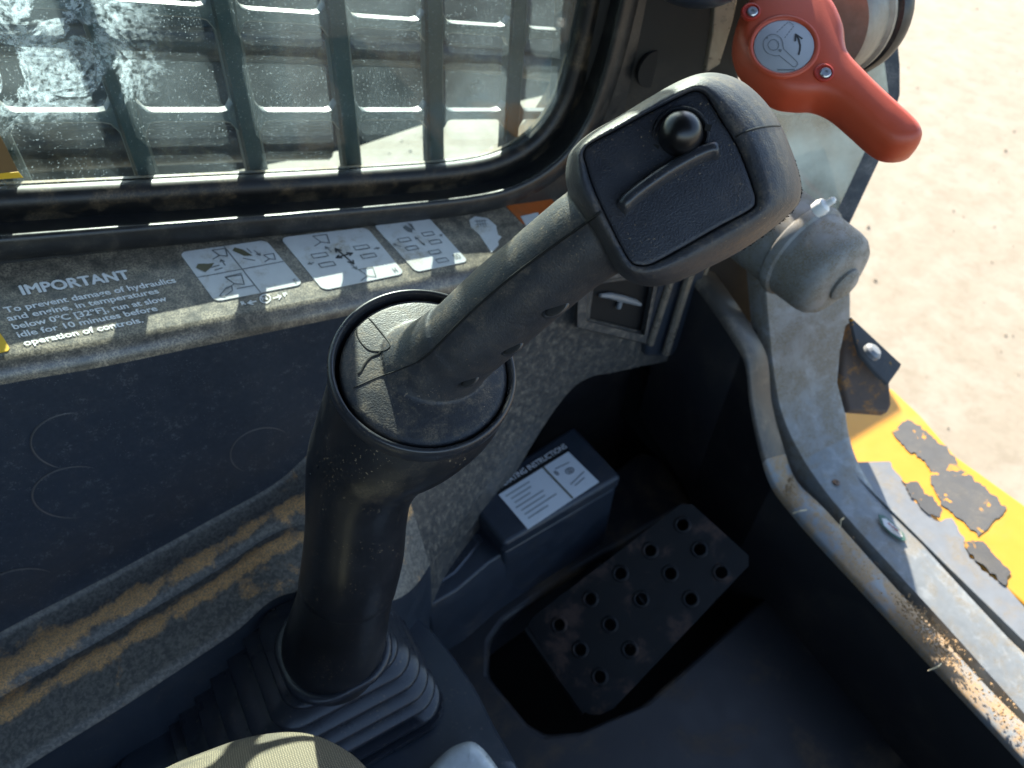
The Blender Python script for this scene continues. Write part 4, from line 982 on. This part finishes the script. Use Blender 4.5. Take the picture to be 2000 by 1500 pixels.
# slots in the grip's lower flank
for x, y, s, an in ((1085, 602, 1.0, 0.55), (1000, 680, 0.85, 0.6), (916, 744, 0.8, 0.6)):
    c = surf(x, y)
    if c is None: c = P(x, y, 0.37)
    n_ = (O - c).normalized(); tdir = (P(x + 30, y - 18, depth(c)) - c).normalized(); s2 = n_.cross(tdir)
    for nm, k_, mt, lf in (('slot_rim', 1.22, 'ring', -0.0012), ('grip_slot', 1.0, 'gap', -0.0008)):
        loops = [[c + tdir * (0.0058 * s * k_ * kk * math.cos(a)) + s2 * (0.0030 * s * k_ * kk * math.sin(a)) + n_ * (lf + hz) for a in [2 * math.pi * i / 24 for i in range(24)]] for kk, hz in ((1.0, 0.0), (0.92, 0.0012), (0.6, 0.0015))]
        mk(nm, *loft(loops), M[mt], js, smooth=70)
# chipped patch and crack on the cap
ch = [(712, 618), (724, 625), (745, 650), (762, 672), (757, 682), (742, 686), (722, 684), (706, 670), (697, 652), (700, 632)]
chd = cr(ch, 40, True)
cp_ = [surf(*p, 0.0004) for p in chd]
if all(p is not None for p in cp_):
    cm = [surf(*p, 0.0001) for p in inset(chd, 5)]
    mk('chipped_patch', *loft([[p - nD * 0.002 for p in cp_], cp_, cm]), dirty('chip', (0.012, 0.012, 0.014), 0.75, (0.3, 0.27, 0.25), 0.5, 260, 0.5, 0.72, stretch=(1.6, 0.5, 1.0)), js, smooth=70, label='scuffed chipped patch on the round cap')
seam(ch + ch[:1], 0.00045, 'chip_edge', 60)
seam([(742, 686), (740, 691), (724, 698), (712, 712), (705, 725), (699, 730)], 0.0006, 'crack', 20)
# torn edge at the head's right side
tv, tf = [], []
for i in range(260):
    t = random.random(); p = cr([(1556, 318), (1566, 355), (1568, 385), (1545, 425), (1490, 468), (1452, 492)], 60)[int(t * 59)]
    c = P(p[0] - 3 - random.random() * 7, p[1] - 2 - random.random() * 6, 0.329 + random.random() * 0.003)
    dr = c2w((0.75 + random.uniform(-.4, .4), 0.5 + random.uniform(-.4, .4), random.uniform(-0.6, 0.2))).normalized(); L = random.uniform(0.0003, 0.0010)
    sd3 = dr.cross(DH).normalized() * 0.00035; k = len(tv)
    tv += [c - sd3, c + sd3, c + dr * L, c + DH * 0.0006]; tf += [(k, k + 1, k + 2), (k, k + 2, k + 3), (k + 1, k + 3, k + 2)]
tq = mk('torn_edge', tv, tf, M['gap'], js, smooth=None, kind='stuff', recalc=False)

# --- collar ring
mk('collar', *lathe(P(829, 718, 0.392), nD, [(0.0430, -0.016), (0.0453, -0.008), (0.0455, -0.001), (0.0463, 0.0016), (0.0476, 0.0020), (0.0488, 0.0010), (0.0494, -0.002), (0.0491, -0.008), (0.0472, -0.014)], 110), M['ring'], js, smooth=60)
# --- tower sleeve and stem
ts = [(829, 730, 0.402, 0.0478, 0.0), (812, 774, 0.409, 0.0466, 0.12), (772, 834, 0.420, 0.0420, 0.4), (728, 890, 0.434, 0.0358, 0.75), (704, 950, 0.450, 0.0312, 1.0), (697, 1010, 0.470, 0.0305, 1.0), (691, 1080, 0.493, 0.0318, 1.0), (674, 1165, 0.527, 0.0328, 1.0), (660, 1222, 0.553, 0.0362, 1.0), (652, 1262, 0.575, 0.0385, 1.0), (648, 1300, 0.600, 0.036, 1.0)]
axis = (P(697, 1010, 0.470) - P(645, 1330, 0.575)).normalized()
tsd = cr(ts, 70)
def sect(t):
    n_ = (nD * (1 - t[4]) + axis * t[4]).normalized(); return ringpts(P(*t[:3]), n_, t[3], 56, hint=(1, 0, 0))
cut = 47
sl_ = [sect(t) for t in tsd[:cut]]
def grow(l, dr):
    c = sum(l, V()) / len(l); return [p + (p - c).normalized() * dr for p in l]
edge = sl_[-1]; tdn = -axis
mk('tower_sleeve', *loft([grow(l, 0.0008) for l in sl_] + [[p + tdn * 0.0012 for p in grow(edge, 0.0002)], [p + tdn * 0.001 for p in grow(edge, -0.002)]], True, False, False), M['tower'], js, smooth=70)
mk('tower_stem', *loft([sect(t) for t in tsd[cut - 3:]], True, False, False), M['tower'], js, smooth=70)
pts = [P(x, y, d) for x, y, d in cr([(745, 985, 0.43), (733, 1020, 0.44), (730, 1080, 0.462), (728, 1130, 0.478)], 20)]
# --- bellows boot
K = 8
NLp = [(600, 1356, 0.938), (572, 1392, 0.922), (548, 1425, 0.906), (515, 1472, 0.890), (482, 1520, 0.875), (450, 1565, 0.861), (420, 1610, 0.849), (400, 1640, 0.840)]
NRp = [(756, 1276, 0.938), (790, 1303, 0.922), (818, 1328, 0.906), (840, 1352, 0.890), (858, 1376, 0.875), (873, 1398, 0.861), (884, 1418, 0.849), (893, 1434, 0.840)]
def rrect(x0, x1, y0, y1, r, z, n=10):
    pts = []
    for cx, cy, a0 in ((x1 - r, y1 - r, 0), (x0 + r, y1 - r, 90), (x0 + r, y0 + r, 180), (x1 - r, y0 + r, 270)):
        for i in range(n + 1):
            a = R(a0 + 90 * i / n); pts.append(V((cx + r * math.cos(a), cy + r * math.sin(a), z)))
    # straight-side subdivisions
    out = []
    for i in range(len(pts)):
        out.append(pts[i])
    return out
sx = P(640, 1330, 0.575)
loops = []
tin = sect(tsd[-8]);
for k in range(K):
    a, b = PZ(*NLp[k]), PZ(*NRp[k]); yn = (a.y + b.y) / 2
    x0, x1 = a.x - 0.004, b.x + 0.004; z = NLp[k][2]
    wy = (x1 - x0) * 0.95; y1 = yn + wy
    r = 0.019 + 0.001 * k
    if k == 0:
        c0 = P(652, 1262, 0.575); z = c0.z; x0, x1, yn, y1, r = c0.x - 0.0415, c0.x + 0.0415, c0.y - 0.0415, c0.y + 0.0415, 0.032
    g_ = 0.0135
    if k == 0:
        loops.append(rrect(x0 + 0.008, x1 - 0.008, yn + 0.008, y1 - 0.008, r - 0.006, z + 0.004))
        loops.append(rrect(x0 + 0.003, x1 - 0.003, yn + 0.003, y1 - 0.003, r, z + 0.006))
    loops.append(rrect(x0 + 0.001, x1 - 0.001, yn + 0.001, y1 - 0.001, r, z + 0.0045))
    loops.append(rrect(x0, x1, yn, y1, r, z + 0.001))
    loops.append(rrect(x0 + 0.0016, x1 - 0.0016, yn + 0.0016, y1 - 0.0016, r, z - 0.0022))
    if k < K - 1: loops.append(rrect(x0 + g_, x1 - g_, yn + g_, y1 - g_, r * 0.85, z - 0.0085))
    else: loops.append(rrect(x0 + 0.001, x1 - 0.001, yn + 0.001, y1 - 0.001, r, ZC - 0.002))
mk('bellows_boot', *loft(loops, True, False, False), M['boot'], js, smooth=75, label='square pleated rubber boot at the foot of the tower')

# ---------------------------------------------------------------- seat corner in the foreground
seat = thing('seat_cushion', P(520, 1640, 0.42), 'corner of a dusty beige woven seat cushion at the bottom edge', 'seat')
sp_ = [(250, 1545), (330, 1497), (400, 1468), (480, 1441), (560, 1430), (620, 1438), (680, 1468), (720, 1505), (760, 1560), (790, 1640), (780, 1800), (600, 1950), (350, 1950), (200, 1800), (190, 1640)]
spd = cr(sp_, 120, True)
ll = [(0, 0.46, 0), (0, 0.435, 0), (5, 0.425, 0), (18, 0.417, 0), (45, 0.408, 0), (90, 0.402, 0), (150, 0.400, 0)]
sdz = lambda p: -(p[1] - 1430) * 0.00022
loops = [[P(p[0], p[1], d + sdz(p)) for p in inset(spd, i_)] for i_, d, _ in ll]
mk('cushion', *loft(loops), M['fabric'], seat, smooth=80)
# console corner next to it, sunlight painted in as a pale colour
pc_ = thing('sun_painted_corner', P(900, 1500, 0.6), 'glossy moulded console corner, painted pale as if sunlit, at the bottom edge below the boot', 'cover')
cq = cr([(830, 1520), (868, 1470), (905, 1450), (930, 1452), (958, 1480), (985, 1530), (990, 1620), (900, 1680), (820, 1620)], 80, True)
loops = [[P(p[0], p[1], 0.585 + d - (p[1] - 1450) * 0.0001) for p in inset(cq, i_)] for i_, d in ((0, 0.08), (0, 0.012), (3, 0.006), (10, 0.002), (25, 0.0), (45, 0.0))]
mk('moulded_corner', *loft(loops), dirty('sun_painted_plastic', (0.5, 0.53, 0.54), 0.25, (0.05, 0.06, 0.06), 0.6, 40, 0.55, 0.65), pc_, smooth=70)

# ---------------------------------------------------------------- dirt crumbs and straw on the sill
dv, df = [], []
def crumb(c, r):
    k = len(dv); pts = [V((1, 0, 0)), V((-1, 0, 0)), V((0, 1, 0)), V((0, -1, 0)), V((0, 0, 1)), V((0, 0, -1))]
    for p in pts: dv.append(c + V((p.x * r * random.uniform(.6, 1.3), p.y * r * random.uniform(.6, 1.3), p.z * r * random.uniform(.4, 0.9))))
    for a, b, e in ((0, 2, 4), (2, 1, 4), (1, 3, 4), (3, 0, 4), (2, 0, 5), (1, 2, 5), (3, 1, 5), (0, 3, 5)): df.append((k + a, k + b, k + e))
for cx, cy, sx_, sy_, n_, rm_ in ((1800, 1215, 30, 14, 260, 0.0016), (1835, 1290, 22, 30, 240, 0.0016), (1850, 1250, 26, 22, 160, 0.0014), (1530, 935, 16, 22, 160, 0.0013), (1780, 1075, 14, 10, 60, 0.001), (1965, 1410, 30, 30, 160, 0.0013), (1640, 1030, 40, 42, 90, 0.0009), (1690, 1120, 30, 32, 80, 0.0009)):
    for i in range(n_):
        x = random.gauss(cx, sx_); y = random.gauss(cy, sy_) + (x - cx) * 0.95
        q_ = PZ(x, y, 0.8615)
        if not (X0 + 0.002 < q_.x < X0 + 0.03): continue
        crumb(q_, rm_ * random.uniform(0.3, 1.2))
dr_ = mk('dirt_crumbs', dv, df, M['dirt'], None, smooth=None, kind='stuff', recalc=False)
tag(dr_, 'tan dirt crumbs scattered along the door sill', 'dirt')
for a, b, c in (((1640, 1030), (1643, 1015), (1648, 1012)), ((1812, 1310), (1832, 1302), (1838, 1296)), ((1548, 1003), (1562, 998), (1575, 996))):
    s_ = mk('straw', *tube([PZ(*a, 0.868), PZ(*b, 0.872), PZ(*c, 0.868)], 0.0006, 5), M['straw'])
    tag(s_, {1640: 'thin straw bit on the middle of the sill', 1812: 'thin straw bit hanging over the lower sill edge', 1548: 'thin straw bit at the upper bend of the sill'}[a[0]], 'straw', 'straw bits on the sill')
